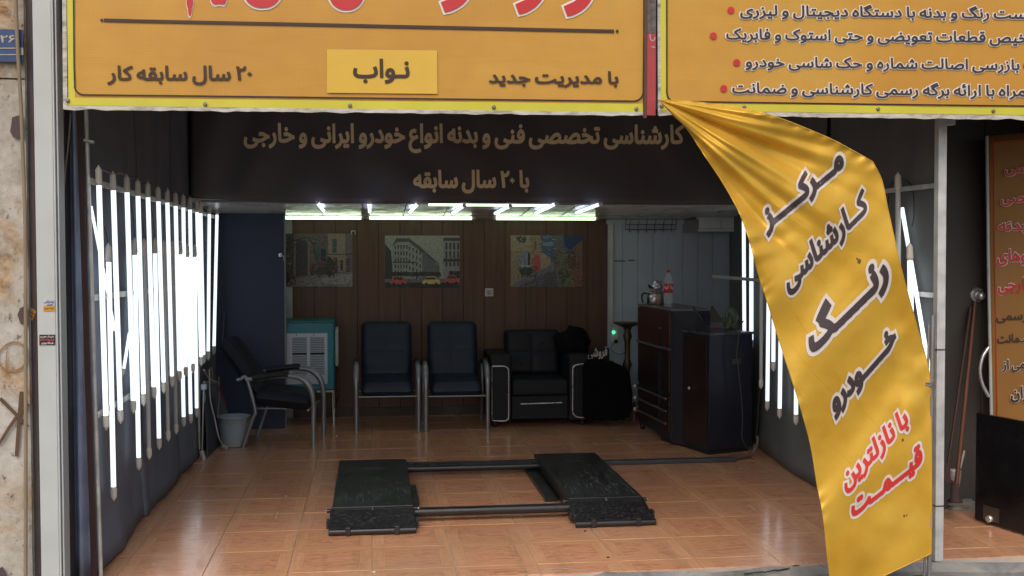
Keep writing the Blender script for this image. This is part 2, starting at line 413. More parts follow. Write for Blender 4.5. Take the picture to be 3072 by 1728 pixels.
# ---- building shell
dark = mat('dark_plaster', (.045, .042, .04), .9, bump=.2)
conc_w = mat('rendered_wall', (.32, .30, .27), .9, bump=.3)
def shell(nm, a, b_, m): 
    mb = MB(); mb.span(a, b_); return tag(make(nm, mb, m), kind='structure')
shell('side_wall', (-1.95, 6.15, -.1), (LW - .12, BW + .6, 3.3), dark)
shell('side_wall', (5.6, 5.9, -.1), (5.9, BW + .6, 3.3), dark)
shell('rear_wall', (-1.83, BW + .06, -.1), (5.6, BW + .3, 3.3), dark)
shell('roof_slab', (-1.95, 5.72, 3.3), (5.9, BW + .6, 3.5), conc_w)
shell('upper_wall', (-6, 5.72, 3.5), (10, 6.0, 7.5), conc_w)
shell('lintel', (-1.58, 5.66, 2.80), (5.9, 5.95, 3.29), dark)
shell('mezzanine_slab', (LW - .12, 9.42, 2.16), (4.0, BW + .05, 2.4), dark)
shell('mezzanine_front', (LW - .12, 9.46, 2.4), (4.0, 9.6, 3.3), dark)
shell('next_room_ceiling', (RW + .09, 5.97, 2.62), (5.6, 8.0, 2.7), dark)
# across-the-street side of the pavement wall continues either way
shell('neighbour_wall', (5.9, 5.72, -.1), (10, 6.0, 3.5), conc_w)

# ---- lowered ceiling, panel by panel
ceil_m = mat('ceiling_panel', (.70, .72, .68), .3, var=.1, scale=2.5, spec=.4)
ceil = thing('ceiling', (0, 9.4, CEIL), None, None); ceil['kind'] = 'structure'
k = 0; x = LW
while x < 3.9:
    x1 = min(x + .6, 4.0)
    for (ya, yb) in ((9.36, 10.4), (10.4, BW)):
        e_ = random.uniform(0, .003); mb = MB(); mb.hexa([(x + .003, ya + .003, cz(ya) + e_), (x1 - .003, ya + .003, cz(ya) + e_), (x1 - .003, yb - .003, cz(yb) + e_), (x + .003, yb - .003, cz(yb) + e_)], [(x + .003, ya + .003, cz(ya) + .02), (x1 - .003, ya + .003, cz(ya) + .02), (x1 - .003, yb - .003, cz(yb) + .02), (x + .003, yb - .003, cz(yb) + .02)]); make('ceiling_panel', mb, ceil_m, ceil)
    x = x1
# ---- back wall: brown boards and pale plastic panels
wood = bpy.data.materials.new('wood_board'); wood.use_nodes = True; n = wood.node_tree; b = n.nodes['Principled BSDF']; L_ = n.links.new
tc = n.nodes.new('ShaderNodeTexCoord'); oi = n.nodes.new('ShaderNodeObjectInfo')
offs = n.nodes.new('ShaderNodeVectorMath'); offs.operation = 'ADD'; L_(tc.outputs['Object'], offs.inputs[0])
cmb = n.nodes.new('ShaderNodeCombineXYZ'); L_(mth('MULTIPLY', oi.outputs['Random'], 53.), cmb.inputs[0]); L_(cmb.outputs[0], offs.inputs[1])
mp = n.nodes.new('ShaderNodeMapping'); mp.inputs['Scale'].default_value = (22, 22, 1.1); L_(offs.outputs[0], mp.inputs[0])
g1 = n.nodes.new('ShaderNodeTexNoise'); g1.inputs['Scale'].default_value = 1.3; g1.inputs['Detail'].default_value = 8; g1.inputs['Distortion'].default_value = .8; L_(mp.outputs[0], g1.inputs['Vector'])
c_ = ramp(g1.outputs[0], [(.3, (86, 60, 48)), (.5, (98, 68, 54)), (.7, (104, 74, 58))])
hv = n.nodes.new('ShaderNodeVectorMath'); hv.operation = 'SCALE'; L_(c_, hv.inputs[0]); L_(mth('MULTIPLY_ADD', oi.outputs['Random'], .16, .92), hv.inputs['Scale']); L_(hv.outputs[0], b.inputs['Base Color'])
b.inputs['Roughness'].default_value = .42; b.inputs['Specular IOR Level'].default_value = .4
pvc = mat('pale_panel', (.50, .57, .65), .4, var=.06, scale=3)
bx0 = at(878, 900, Y=BW).x; bx1 = at(1822, 900, Y=BW).x; bx2 = at(2232, 900, Y=BW).x
back = thing('back_wall', (0, BW, 0), None, None); back['kind'] = 'structure'
nb_ = 15; wd = (bx1 - bx0) / nb_
for i in range(nb_):
    mb = MB(); mb.span((bx0 + i * wd + .0016, BW - .012 + random.uniform(-.001, .001), 0), (bx0 + (i + 1) * wd - .0016, BW + .02, CEIL)); make('board', mb, wood, back, bevel=.002)
nb_ = 9; wd = (3.95 - bx1) / nb_
for i in range(nb_):
    mb = MB(); mb.span((bx1 + i * wd + .0015, BW - .010 + random.uniform(-.001, .001), 0), (bx1 + (i + 1) * wd - .0015, BW + .02, CEIL)); make('panel', mb, pvc, back, bevel=.003)
mb = MB(); mb.span((bx1 - .02, BW - .014, CEIL - .05), (3.9, BW - .044, CEIL - .002)); make('cornice', mb, pvc, back)
mb = MB(); mb.span((bx0, BW - .013, .0), (bx1, BW - .035, .09)); make('skirting', mb, mat('dark_skirting', (.05, .035, .03), .5), back)
mb = MB(); mb.span((LW, BW - .01, 0), (bx0 - .001, BW + .02, CEIL)); make('side_strip', mb, mat('pale_strip', (.5, .5, .48), .5), back)
mb = MB(); mb.span((bx1 + .012, BW - .011, .93), (bx1 + .052, BW - .045, CEIL - .052)); tag(make('cable_trunking', mb, mat('white_plastic', (.62, .62, .6), .4), bevel=.003), 'white plastic cable trunking running down where brown boards meet pale panels', 'trunking')

# blue partition beside the boards
blue = mat('blue_panel', (.038, .05, .095), .5, var=.12, scale=2, spec=.35)
pl = at(672, 900, Y=10.75).x; pr = at(853, 900, Y=10.75).x
mb = MB(); mb.span((LW - .1, 10.75, 0), (pr, 10.81, cz(10.75)))
t = thing('partition', (pl, 10.75, 0), 'plain dark blue partition panel between the left tube wall and brown boards', 'partition')
make('panel', mb, blue, t)
mb = MB(); mb.span((pr + .001, 10.748, 0), (pr + .014, 10.812, cz(10.75) - .001)); make('edge_trim', mb, mat('grey_trim', (.2, .2, .22), .4), t)
hw = mat('steel', (.55, .55, .55), .3, metal=1., var=.1)
mb = MB(); q = at(841, 765, Y=10.74); mb.box(q, (.03, .02, .03)); mb.tube([q + Vector((0, -.01, 0)), q + Vector((.03, -.03, -.01)), q + Vector((.04, -.02, -.06))], .006, 6); make('latch', mb, hw, t)

# ---- left wall: dark cloth sheets on a conduit frame
cloth = mat('slate_tarpaulin', (.175, .195, .23), .75, var=.16, scale=3, bump=.15, bscale=25, spec=.12)
cuts = [6.02, 7.28, 8.5, 9.72, 10.74]
lwall = thing('cloth_wall', (LW, 6.0, 0), 'slate blue tarpaulin sheets lining the left side of the bay behind tubes', 'tarpaulin wall')
for k_, (ya, yb) in enumerate(zip(cuts, cuts[1:])):
    def fn(a, c, ya=ya, yb=yb, k_=k_):
        y = ya + (yb + .04 - ya) * a; hem = .012 + .02 * abs(noise.noise(Vector((y * 2.3, k_, 0)))); z = hem + (3.25 - hem) * c
        low = max(0, 1 - z / .5)
        x = LW + .035 * noise.noise(Vector((y * 1.5, z * .45, k_ * 3.))) + .012 * noise.noise(Vector((y * 5, z * 1.1, 4 + k_))) + low * (.05 + .014 * math.sin(y * 4.1 + k_)) + .010 * (a > .98) - .012 * (a < .03)
        x += .10 * low * max(0, (y - 9.6)) 
        return (x, y, z)
    mb = MB(); mb.grid(fn, 30, 40); make('sheet', mb, cloth, lwall, solid=.003)
# return strip facing the street, at the mouth
xs0 = at(203, 900, Y=6.0).x; xs1 = at(264, 900, Y=6.0).x
mb = MB(); mb.grid(lambda a, c: (xs0 + (xs1 - xs0) * a, 6.0 + .02 * math.sin(a * 9) * (1 + c) + .01 * noise.noise(Vector((a * 3, c * 6, 0))), 2.95 * c), 14, 20); make('front_sheet', mb, mat('lit_blue_sheet', (.30, .34, .46), .6, var=.25, scale=5), lwall, solid=.003)  # paler than the other sheets: the light it catches is in its colour
# conduit frame
cond = mat('galvanised_conduit', (.62, .61, .56), .42, metal=.3, var=.2, scale=12)
brown = mat('maroon_board_edge', (.055, .025, .022), .6)
fr = thing('tube_rack', (LW, 6, 0), 'pale conduit rack holding the wall of lamps at left side of bay', 'lamp rack')
pa, pb = at(257, 300, Y=5.98), at(303, 1735, Y=5.98)
mb = MB(); mb.tube([pa, pb], .011, 8); make('upright', mb, cond, fr)
mb = MB(); d_ = Vector((.028, .02, 0)); q0, q1 = pa - d_, pb - d_
mb.hexa([q0 + Vector((-.014, -.008, 0)), q0 + Vector((.014, -.008, 0)), q0 + Vector((.014, .008, 0)), q0 + Vector((-.014, .008, 0))], [q1 + Vector((-.014, -.008, 0)), q1 + Vector((.014, -.008, 0)), q1 + Vector((.014, .008, 0)), q1 + Vector((-.014, .008, 0))]); make('edge_batten', mb, brown, fr)
XR = LW + .05
pu = at(590, 600, X=XR)
mb = MB(); mb.tube([(pu.x, pu.y, 3.25), (pu.x, pu.y, .05)], .011, 8); make('upright', mb, cond, fr)
for (u0, v0, u1, v1) in ((266, 541, 700, 668), (281, 893, 560, 858), (289, 1247, 600, 1062)):
    p, q = at(u0, v0, X=XR), at(u1, v1, X=XR); q.z = p.z + (q.z - p.z) * .0 + (q.z - p.z); p2 = Vector((XR, p.y, p.z)); q2 = Vector((XR, q.y, q.z))
    mb = MB(); mb.hexa([p2 + Vector((-.006, 0, -.016)), p2 + Vector((.006, 0, -.016)), p2 + Vector((.006, 0, .016)), p2 + Vector((-.006, 0, .016))], [q2 + Vector((-.006, 0, -.016)), q2 + Vector((.006, 0, -.016)), q2 + Vector((.006, 0, .016)), q2 + Vector((-.006, 0, .016))]); make('rail', mb, cond, fr)
mb = MB(); q = at(263, 425, Y=5.98); mb.tube([q + Vector((-.03, -.01, .01)), q + Vector((.035, -.012, -.005))], .009, 8); make('clamp', mb, cond, fr)

# ---- fluorescent tubes
LIT = mat('lit_tube', (.8, .8, .8), .3, var=0, emit=(.78, .90, 1.0), estr=1.1)
LITG = mat('lit_tube_green', (.8, .8, .8), .3, var=0, emit=(.74, 1.0, .66), estr=3.4)
LITP = mat('lit_tube_violet', (.8, .8, .8), .3, var=0, emit=(.62, .70, 1.0), estr=2.2)
OFF = mat('unlit_tube', (.62, .64, .62), .2, var=.04)
CAPM = mat('lamp_cap', (.74, .70, .62), .6, var=.15)
WIRE = mat('black_wire', (.02, .02, .02), .5, var=0)
WWIRE = mat('pale_wire', (.35, .33, .3), .5, var=0)
def lamp(a, b_, lit, label, group, r=.0140, cap0=.085, cap1=.06, base=None):
    """a = one glass end, b_ = the other; porcelain holders beyond both"""
    a, b_ = Vector(a), Vector(b_); d = (b_ - a).normalized()
    t = thing('fluorescent_tube', b_, label, 'lamp tube', group)
    mb = MB(); mb.tube([a, b_], r, 12); make('glass', mb, lit, t)
    for p, s, c in ((a, -1, cap0), (b_, 1, cap1)):
        if not c: continue
        e = d * s; mb = MB()
        for a_, b2, ra, rb in ((0, .012, 1.05, 1.05), (.012, c, 1.32, 1.15), (c, c + .01, .85, .75), (c + .01, c + .02, .3, .3)): mb.tube([p + e * a_, p + e * b2], [r * ra, r * rb], 12)
        make('holder', mb, CAPM, t)
    return t
UP = [(297, 556, 317.6, 1246), (340, 571, 361, 1229), (381, 577, 399.5, 1201), (414, 588, 430.6, 1181), (444, 592, 461, 1160), (475, 604, 491, 1146), (502, 608, 516, 1128), (527, 618, 538, 1112), (550, 623, 557, 1100), (570, 629, 578, 1090), (591, 636, 603, 1070), (602, 640, 611, 1064), (628, 643, 624.6, 1054), (651, 645, 642, 1039)]
ordn = ['first', 'second', 'third', 'fourth', 'fifth', 'sixth', 'seventh', 'eighth', 'ninth', 'tenth', 'eleventh', 'twelfth', 'thirteenth', 'fourteenth']
X1 = XR + .035
for k_, (u0, v0, u1, v1) in enumerate(UP):
    p, q = at(u0, v0, X=X1), at(u1, v1, X=X1)
    lab = 'lit tube of the upper row on left wall, %s from the street' % ordn[k_]
    if k_ == 0: lab = 'lit tube nearest the street, first in upper row on left wall'
    if k_ == 13: lab = 'lit tube farthest inside the bay, last of the upper row on left wall'
    lamp(p, q, LIT, lab, 'lit tubes in the upper row on left wall')
LO = [(326, 786, 340.7, 1460, 1), (404, 765, 416, 1372, 1), (433, 765, 447, 1342, 0), (465, 760, 477, 1314, 1), (492, 765, 504, 1291, 0), (517, 765, 528, 1271, 0), (541, 763, 551, 1250, 1), (562, 771, 572, 1241, 1), (584, 771, 590, 1224, 1)]
X2 = XR + .012
for k_, (u0, v0, u1, v1, on) in enumerate(LO):
    p, q = at(u0, v0, X=X2), at(u1, v1, X=X2)
    lab = ('lit' if on else 'unlit grey') + ' tube of the lower row on left wall, %s from the street' % ordn[k_]
    if k_ == 0: lab = 'lit tube hanging lowest of all, first in lower row on left wall'
    lamp(p, q, LIT if on else OFF, lab, ('lit' if on else 'unlit') + ' tubes in the lower row on left wall')
XB = LW + .03  # two thin glowing rods set aslant
lamp(at(273, 620, X=XB), at(344, 990, X=XB), LIT, 'thin glowing rod leaning diagonally behind first upright lamps on left wall', 'leaning glowing rods on left wall', r=.008, cap0=0, cap1=.03)
lamp(at(388, 1000, X=XR), at(371, 1108, X=XR), LIT, 'short glowing rod leaning low between second and third lamps on left wall', 'leaning glowing rods on left wall', r=.009, cap0=0, cap1=.03)
# wires looping along the holders
wr = thing('wiring', (XR, 6.2, 1.9), 'thin dark and pale wires looping between lamp holders on left rack', 'wiring')
rw = random.Random(5)
tops = [at(u, v - 30, X=X1) for u, v, _, _ in UP]
for k_ in range(len(tops) - 1):
    a, c = tops[k_], tops[k_ + 1]; m_ = (a + c) / 2 + Vector((rw.uniform(-.02, .01), 0, rw.uniform(-.01, .05)))
    mb = MB(); mb.tube(smoothpath([a + Vector((0, 0, .03)), m_, c + Vector((0, 0, .03))], 6), .003, 5); make('wire', mb, WWIRE if k_ in (0, 1, 11, 12) else WIRE, wr)
for u, v, _, _, _ in LO:
    a = at(u, v - 32, X=X2); c = a + Vector((rw.uniform(-.02, 0), rw.uniform(-.15, -.02), rw.uniform(.12, .3))); mb = MB(); mb.tube(smoothpath([a, (a + c) / 2 + Vector((0, .03, 0)), c], 5), .003, 5); make('wire', mb, WIRE, wr)
mb = MB(); mb.tube(smoothpath([at(655, 590, X=XR), at(690, 603, Y=10.3), at(720, 622, Y=10.4)], 6), .006, 6); make('wire', mb, WWIRE, wr)

# ---- right wall
rcl = mat('grey_tarpaulin', (.17, .18, .18), .75, var=.15, scale=3, bump=.15, bscale=25, spec=.12)
rwall = thing('cloth_wall', (RW, 6.0, 0), 'dark grey tarpaulin sheets lining the right side behind flag and cabinets', 'tarpaulin wall')
for k_, (ya, yb) in enumerate(((5.86, 7.5), (7.5, 9.3), (9.3, BW - .02))):
    def fn(a, c, ya=ya, yb=yb, k_=k_):
        y = ya + (yb + .03 - ya) * a; z = .01 + 3.25 * c; low = max(0, 1 - z / .5)
        x = rwx(y) - .02 * noise.noise(Vector((y * 1.4, z * .5, 9 + k_))) - low * (.04 + .012 * math.sin(y * 3.3)) + .01 * (a > .98)
        return (x, y, z)
    mb = MB(); mb.grid(fn, 26, 34); make('sheet', mb, rcl, rwall, solid=.003)
shell('dividing_wall', (3.228, 5.95, -.1), (3.245, 7.15, 3.29), mat('brown_grey_panel', (.045, .04, .035), .7))
silver = mat('aluminium_post', (.60, .60, .58), .4, metal=.2, var=.22, scale=9, bump=.1)
post = thing('metal_post', at(2812, 1683, Z=0), 'scuffed square aluminium post standing right of the yellow flag', 'post')
pt, pbm = at(2822, 380, Y=5.74), at(2811, 1684, Y=5.74); pt.z = 2.62; pbm.z = 0
mb = MB(); w_ = .024
mb.hexa([pbm + Vector((-w_, -w_, 0)), pbm + Vector((w_, -w_, 0)), pbm + Vector((w_, w_, 0)), pbm + Vector((-w_, w_, 0))], [pt + Vector((-w_, -w_, 0)), pt + Vector((w_, -w_, 0)), pt + Vector((w_, w_, 0)), pt + Vector((-w_, w_, 0))]); make('shaft', mb, silver, post, bevel=.002)
for v in (1048, 1515):
    q = at(2814, v, Y=5.74); q.x = pbm.x + (pt.x - pbm.x) * q.z / 2.62; mb = MB(); mb.span(q + Vector((-w_ - .003, -w_ - .003, -.003)), q + Vector((w_ + .003, w_ + .003, .003))); make('wire_tie', mb, WIRE, post)
q = at(2850, 362, Y=5.78); mb = MB(); mb.span(q + Vector((-.024, -.02, -.025)), q + Vector((.024, .03, .03))); tag(make('junction_box', mb, mat('off_white_plastic', (.55, .54, .5), .5), bevel=.004), 'small off-white box at the top of the aluminium post', 'junction box')
rrack = thing('tube_rack', (RW - .05, 6, 1), 'pale conduit rails on the right wall between flag and aluminium post', 'lamp rack')
XRR = RW - .05
for (v, u1, v1) in ((553, 2640, 581), (889, 2740, 892)):
    p = at(2806, v, Y=5.78); q = Vector((XRR, 7.6, p.z)); p = Vector((XRR, 5.8, p.z)); mb = MB(); mb.span(p + Vector((-.006, 0, -.014)), q + Vector((.006, 2.4, .014))); make('rail', mb, cond, rrack)
XT = .085
def rl(u0, v0, u1, v1, on, lab, grp, r=.0155, X=XT, c0=.085, c1=.06):
    lamp(onwall(u0, v0, X), onwall(u1, v1, X), LIT if on else OFF, lab, grp, r=r, cap0=c0, cap1=c1)
G = 'lit tubes on the right wall'
rl(2231, 640, 2233, 1000, 1, 'lit tube above the low cabinet, farthest inside on right wall', G, .0165)
rl(2254, 700, 2254, 1020, 1, 'lit tube beside the flag edge above the low cabinet on right wall', G, .0175)
rl(2285, 760, 2283, 1138, 0, 'unlit grey tube right of the low cabinet on right wall', 'unlit tubes on the right wall')
rl(2308, 700, 2302, 1203, 1, 'lit tube with longest visible end just right of low cabinet', G)
rl(2323, 600, 2320, 1085, 1, 'lit tube ending highest beside flag edge on right wall', G)
rl(2345, 780, 2339, 1225, 1, 'lit tube half behind flag edge, second lowest end on right wall', G)
rl(2390, 780, 2388, 1243, 1, 'lit tube mostly behind flag, lowest end showing on right wall', G)
rl(2480, 640, 2480, 1240, 1, 'lit tube hidden behind flag on right wall, sixth from the back', G)
rl(2570, 600, 2570, 1300, 1, 'lit tube hidden behind middle of the flag on right wall', G)
rl(2694, 570, 2697, 1190, 0, 'unlit white tube between flag and aluminium post', 'unlit tubes on the right wall', c1=.05)
rl(2706, 624, 2791, 1130, 1, 'lit tube leaning diagonally between flag and aluminium post', G, r=.012, X=.055, c0=0, c1=.03)
rl(2730, 782, 2738, 1300, 1, 'lit tube starting mid height between flag and aluminium post', G, X=XT + .01)
mb = MB(); mb.tube(smoothpath([at(2700, 532, X=XRR), at(2735, 560, X=XRR), at(2742, 640, X=XRR), at(2735, 680, X=XRR)], 8), .003, 5); mb.tube(smoothpath([at(2690, 535, X=XRR), at(2672, 560, X=XRR), at(2660, 640, X=XRR)], 8), .003, 5)
tag(make('wiring', mb, WIRE), 'thin dark wires hanging from the unlit tube by aluminium post', 'wiring')

# ---- ceiling tubes
REFL = mat('white_reflector', (.75, .75, .73), .35, var=.05)
def ctube(x0, x1, y, m, lab, grp, refl=.16, z=CEIL - .045):
    lamp((x0, y, z), (x1, y, z), m, lab, grp, r=.015, cap0=.02, cap1=.02)
for (u0, u1, v, lab) in ((838, 1083, 640, 'greenish ceiling tube farthest left, above first poster'), (1109, 1415, 649, 'greenish ceiling tube in the middle, above second poster'), (1488, 1786, 651, 'greenish ceiling tube on the right, above third poster')):
    p = at(u0, v, Y=10.9); q = at(u1, v, Y=10.9); zz = at((u0 + u1) / 2, v, Y=10.9).z
    ctube(p.x, q.x, 10.9, LITG, lab, 'greenish tubes across the ceiling', z=min(zz, cz(10.9) - .03))
tray = thing('light_tray', (.6, 10.2, 2.05), 'glossy white sheets fixed to ceiling between the tubes', 'reflector'); trm = mat('foil_sheet', (.84, .88, .80), .25, var=.08, scale=5, bump=.25, bscale=14, spec=.6)
us = [858, 968, 1090, 1210, 1330, 1412]
for u0, u1 in list(zip(us, us[1:])) + [(1478, 1560), (1563, 1680), (1683, 1790)]:
    xa, xb = at(u0, 640, Y=10.9).x + .006, at(u1, 640, Y=10.9).x - .006; xc, xd = at(u0, 612, Y=9.6).x + .006, at(u1, 612, Y=9.6).x - .006
    def fn(i, j, xa=xa, xb=xb, xc=xc, xd=xd):
        y = 10.95 - 1.4 * j; return (xa + (xb - xa) * i + ((xc - xa) * (1 - i) + (xd - xb) * i) * j * .35, y, cz(y) - .004 - .008 * abs(noise.noise(Vector((i * 3 + u0, j * 3, 1)))))
    mb = MB(); mb.grid(fn, 10, 12); make('sheet', mb, trm, tray)
q0 = onceil(1285, 614, .02); q1 = onceil(1650, 613, .02)
lamp(q0, (q1.x, q0.y, q0.z), LITG, 'long greenish ceiling tube running across nearer the black banner', 'greenish tubes across the ceiling', r=.010, cap0=.02, cap1=.02)
cps = [(971, 633, 951, 606), (1109, 635, 1108, 607), (1230, 637, 1255, 609), (1358, 640, 1392, 617), (1486, 640, 1530, 618), (1607, 640, 1668, 611), (1729, 639, 1800, 612)]
for k_, (u0, v0, u1, v1) in enumerate(cps):
    p, q = onceil(u0, v0, .035), onceil(u1, v1, .035) 
    d3 = (q - p).normalized(); q = q if (q - p).length < 2.4 else p + d3 * 2.4
    lamp(p, q, LITP, 'violet-white ceiling tube running front to back, %s from the left' % ordn[k_], 'violet tubes running front to back on the ceiling', cap0=.02, cap1=.03)

# ================================================================== STREET FRONT
# ---- rough stone wall at far left
stone0 = ramp_mat('weathered_stone', [(.30, (104, 88, 70)), (.42, (156, 146, 130)), (.54, (176, 170, 158)), (.64, (160, 138, 110)), (.74, (128, 94, 64))], 3.2, .95, bump=.8, bscale=55, bdist=.012, dist=.8)
YF = 5.62
stone = bpy.data.materials.new('stained_plaster'); stone.use_nodes = True; n = stone.node_tree; b = n.nodes['Principled BSDF']; L_ = n.links.new
geo = n.nodes.new('ShaderNodeNewGeometry')
def nz(sc_, det=6, rg=.6, st=(1, 1, 1), dist=0):
    mp = n.nodes.new('ShaderNodeMapping'); mp.inputs['Scale'].default_value = st; L_(geo.outputs['Position'], mp.inputs[0])
    q = n.nodes.new('ShaderNodeTexNoise'); q.inputs['Scale'].default_value = sc_; q.inputs['Detail'].default_value = det; q.inputs['Roughness'].default_value = rg; q.inputs['Distortion'].default_value = dist; L_(mp.outputs[0], q.inputs['Vector']); return q.outputs[0]
base_c = ramp(nz(6, 10, .7), [(.3, (150, 142, 128)), (.5, (186, 180, 168)), (.7, (206, 202, 194))])
och = ramp(nz(9, 9, .7, dist=1.0), [(.35, (110, 74, 44)), (.5, (176, 140, 98)), (.65, (196, 178, 150))])
m1 = mth('MULTIPLY', mth('SUBTRACT', nz(1.9, 5, .6, dist=.6), .50, clamp=True), 7., clamp=True)
spk = mth('MULTIPLY', mth('SUBTRACT', nz(26, 4, .7, (1, 1, .7)), .60, clamp=True), 9., clamp=True)
drk = mth('MULTIPLY', mth('SUBTRACT', nz(2.6, 8, .75, (1.6, 1, .5)), .55, clamp=True), 3.5, clamp=True)
cc_ = mix(m1, base_c, och); cc_ = mix(mth('MULTIPLY', drk, .5), cc_, lin((116, 104, 92))); cc_ = mix(mth('MULTIPLY', spk, .75), cc_, lin((78, 66, 54))); L_(cc_, b.inputs['Base Color'])
b.inputs['Roughness'].default_value = .92; b.inputs['Specular IOR Level'].default_value = .2
bn = n.nodes.new('ShaderNodeBump'); bn.inputs['Strength'].default_value = .9; bn.inputs['Distance'].default_value = .008; L_(mth('SUBTRACT', nz(30, 8, .75), mth('MULTIPLY', spk, .6)), bn.inputs['Height']); L_(bn.outputs[0], b.inputs['Normal'])
xs = at(84, 900, Y=YF).x
sw = thing('stone_wall', (-2.2, YF, -.05), 'weathered grey and ochre stone wall with brown graffiti at far left', 'wall')
zz = [-.05, .55, 1.22, 2.07, 2.62, 3.3, 4.2]
zj = at(40, 236, Y=YF).z
zz = [-.05, zj, 4.2]
for a, b_ in zip(zz, zz[1:]):
    def fn(i, j, a=a, b_=b_):
        x = -3.6 + (xs + 3.6) * i; z = a + .004 + (b_ - a - .008) * j
        e = min(i, 1 - i) * 40 < .5 or min(j, 1 - j) < .001
        y = YF - .006 * (noise.noise(Vector((x * 5, z * 5, 1))) + .6 * noise.noise(Vector((x * 17, z * 17, 2)))) + (.006 if e else 0)
        return (x, y, z)
    mb = MB(); mb.grid(fn, 60, 24); mb.span((-3.6, YF + .035, a), (xs, YF + .2, b_)); make('stone', mb, stone, sw)
graf = mat('brown_paint', (.11, .06, .035), .8, var=.2, scale=20)
def stroke(mb, pts, w0, w1, surf, off, mi=0, n=6):
    mb.cur = mi; P = [Vector((u, v, 0)) for u, v in pts]; P = smoothpath(P, n) if len(P) > 2 else P; N = len(P); vs_ = []
    for i, p in enumerate(P):
        d = (P[min(i + 1, N - 1)] - P[max(i - 1, 0)]); d.normalize(); w_ = (w0 + (w1 - w0) * i / (N - 1)) / 2; nn = Vector((-d.y, d.x, 0)) * w_
        vs_ += [surf(p.x + nn.x, p.y + nn.y, off), surf(p.x - nn.x, p.y - nn.y, off)]
    mb.add(vs_, [(2 * i, 2 * i + 1, 2 * i + 3, 2 * i + 2) for i in range(N - 1)])
ssurf = lambda u, v, o: at(u, v, Y=YF - .012 - o)
mb = MB(); stroke(mb, [(66, 1175), (58, 1260), (49, 1370)], 15, 10, ssurf, .0); stroke(mb, [(0, 1195), (40, 1235), (84, 1280)], 12, 9, ssurf, .001); stroke(mb, [(84, 1210), (40, 1265), (-5, 1335)], 14, 8, ssurf, .002)
make('graffiti', mb, graf, sw)
graf2 = mat('ochre_paint', (.30, .17, .08), .85, var=.3, scale=20)
mb = MB(); stroke(mb, [(2, 1100), (-8, 1070), (12, 1040), (45, 1026), (74, 1042), (80, 1078), (62, 1106), (30, 1112), (4, 1102)], 5, 8, ssurf, .0); stroke(mb, [(22, 1040), (18, 1090), (20, 1130)], 3, 4, ssurf, .001)
make('graffiti', mb, graf2, sw)
mb = MB(); poly(mb, [(36, 352), (60, 345), (70, 340), (72, 415), (40, 412), (30, 395), (34, 370)], ssurf, .0); poly(mb, [(60, 925), (80, 915), (82, 978), (62, 972), (52, 945)], ssurf, .0); make('paint_patch', mb, mat('mauve_paint', (.085, .055, .055), .8), sw)
mb = MB(); poly(mb, [(-20, 1712), (8, 1700), (22, 1728), (-20, 1740)], ssurf, .0); make('paint_patch', mb, MATS['mauve_paint'], sw)
# address plate
pl_ = at(70, 186, Y=YF - .03); pt_ = at(-60, 86, Y=YF - .03)
t = thing('address_plate', (pl_.x, YF, pl_.z), 'blue enamel house number plate fixed high on the stone wall', 'number plate')
mb = MB(); mb.span((pt_.x, YF - .03, pl_.z), (pl_.x, YF - .02, pt_.z)); make('plate', mb, mat('blue_enamel', (.02, .055, .16), .4, var=.2, scale=15), t)
psurf = lambda u, v, o: at(u, v, Y=YF - .031 - o)
PW = mat('aged_white_paint', (.42, .37, .30), .6)
lettering(t, '۱۲۶', (-14, 127), (46, 127), 22, psurf, .002, PW, .02)
mb = MB(); poly(mb, [(-60, 143), (70, 143), (70, 146), (-60, 146)], psurf, .002); poly(mb, [(-60, 163), (70, 162), (70, 165), (-60, 166)], psurf, .002); poly(mb, [(62, 146), (70, 146), (70, 163), (62, 163)], psurf, .002); make('stripe', mb, PW, t)
# tan cable down the wall
mb = MB(); mb.tube(smoothpath([at(46, -40, Y=YF - .05), at(52, 120, Y=YF - .05), at(62, 300, Y=YF - .05), at(68, 450, Y=YF - .05), at(76, 700, Y=YF - .05), at(77, 1100, Y=YF - .05), at(77, 1760, Y=YF - .05)], 8), .009, 8)
tag(make('cable', mb, mat('tan_cable', (.26, .20, .13), .8)), 'tan cable running down the stone wall beside the mauve strip', 'cable')
# mauve strip and white post
def vpx(u_top, u_bot, Y, v_top=-60, v_bot=1790): return at(u_top, v_top, Y=Y), at(u_bot, v_bot, Y=Y)
def column(nm, ul, ur, Y, depth, m, lab, cat, lean=14, bevel=.003, root=None, ztop=4.2, zbot=-.06):
    a, b_ = at(ul, 900, Y=Y), at(ur, 900, Y=Y); mb = MB(); mb.span((a.x, Y, zbot), (b_.x, Y + depth, ztop)); o = make(nm, mb, m, root, bevel=bevel)
    if lab: tag(o, lab, cat)
    return o
column('door_jamb', 86, 110, 5.66, .1, mat('mauve_metal', (.095, .072, .072), .6, bump=.2, bscale=120), 'narrow mauve-brown steel strip between stone wall and white post', 'jamb')
wp = thing('shutter_post', (at(140, 900, Y=5.58).x, 5.6, -.06), 'tall white steel shutter post with stickers at left of the bay', 'post')
whm = mat('white_enamel', (.50, .52, .50), .45, var=.07, scale=4, bump=.05)
column('face', 110.5, 166, 5.58, .1, whm, None, None, root=wp); column('lip', 166.3, 172, 5.572, .1, whm, None, None, root=wp); column('groove', 172.3, 176, 5.60, .08, mat('dark_groove', (.1, .12, .11), .7), None, None, root=wp); column('edge', 176.3, 182, 5.585, .1, whm, None, None, root=wp)
column('gap_shade_strip', 186, 204, 5.90, .08, mat('gap_shade_black', (.03, .03, .032), .6, var=.4, scale=20), 'black strip standing for the shade in the gap behind the white post', 'shade strip', ztop=2.6)  # black column in an empty gap: the gap's shade as a solid strip
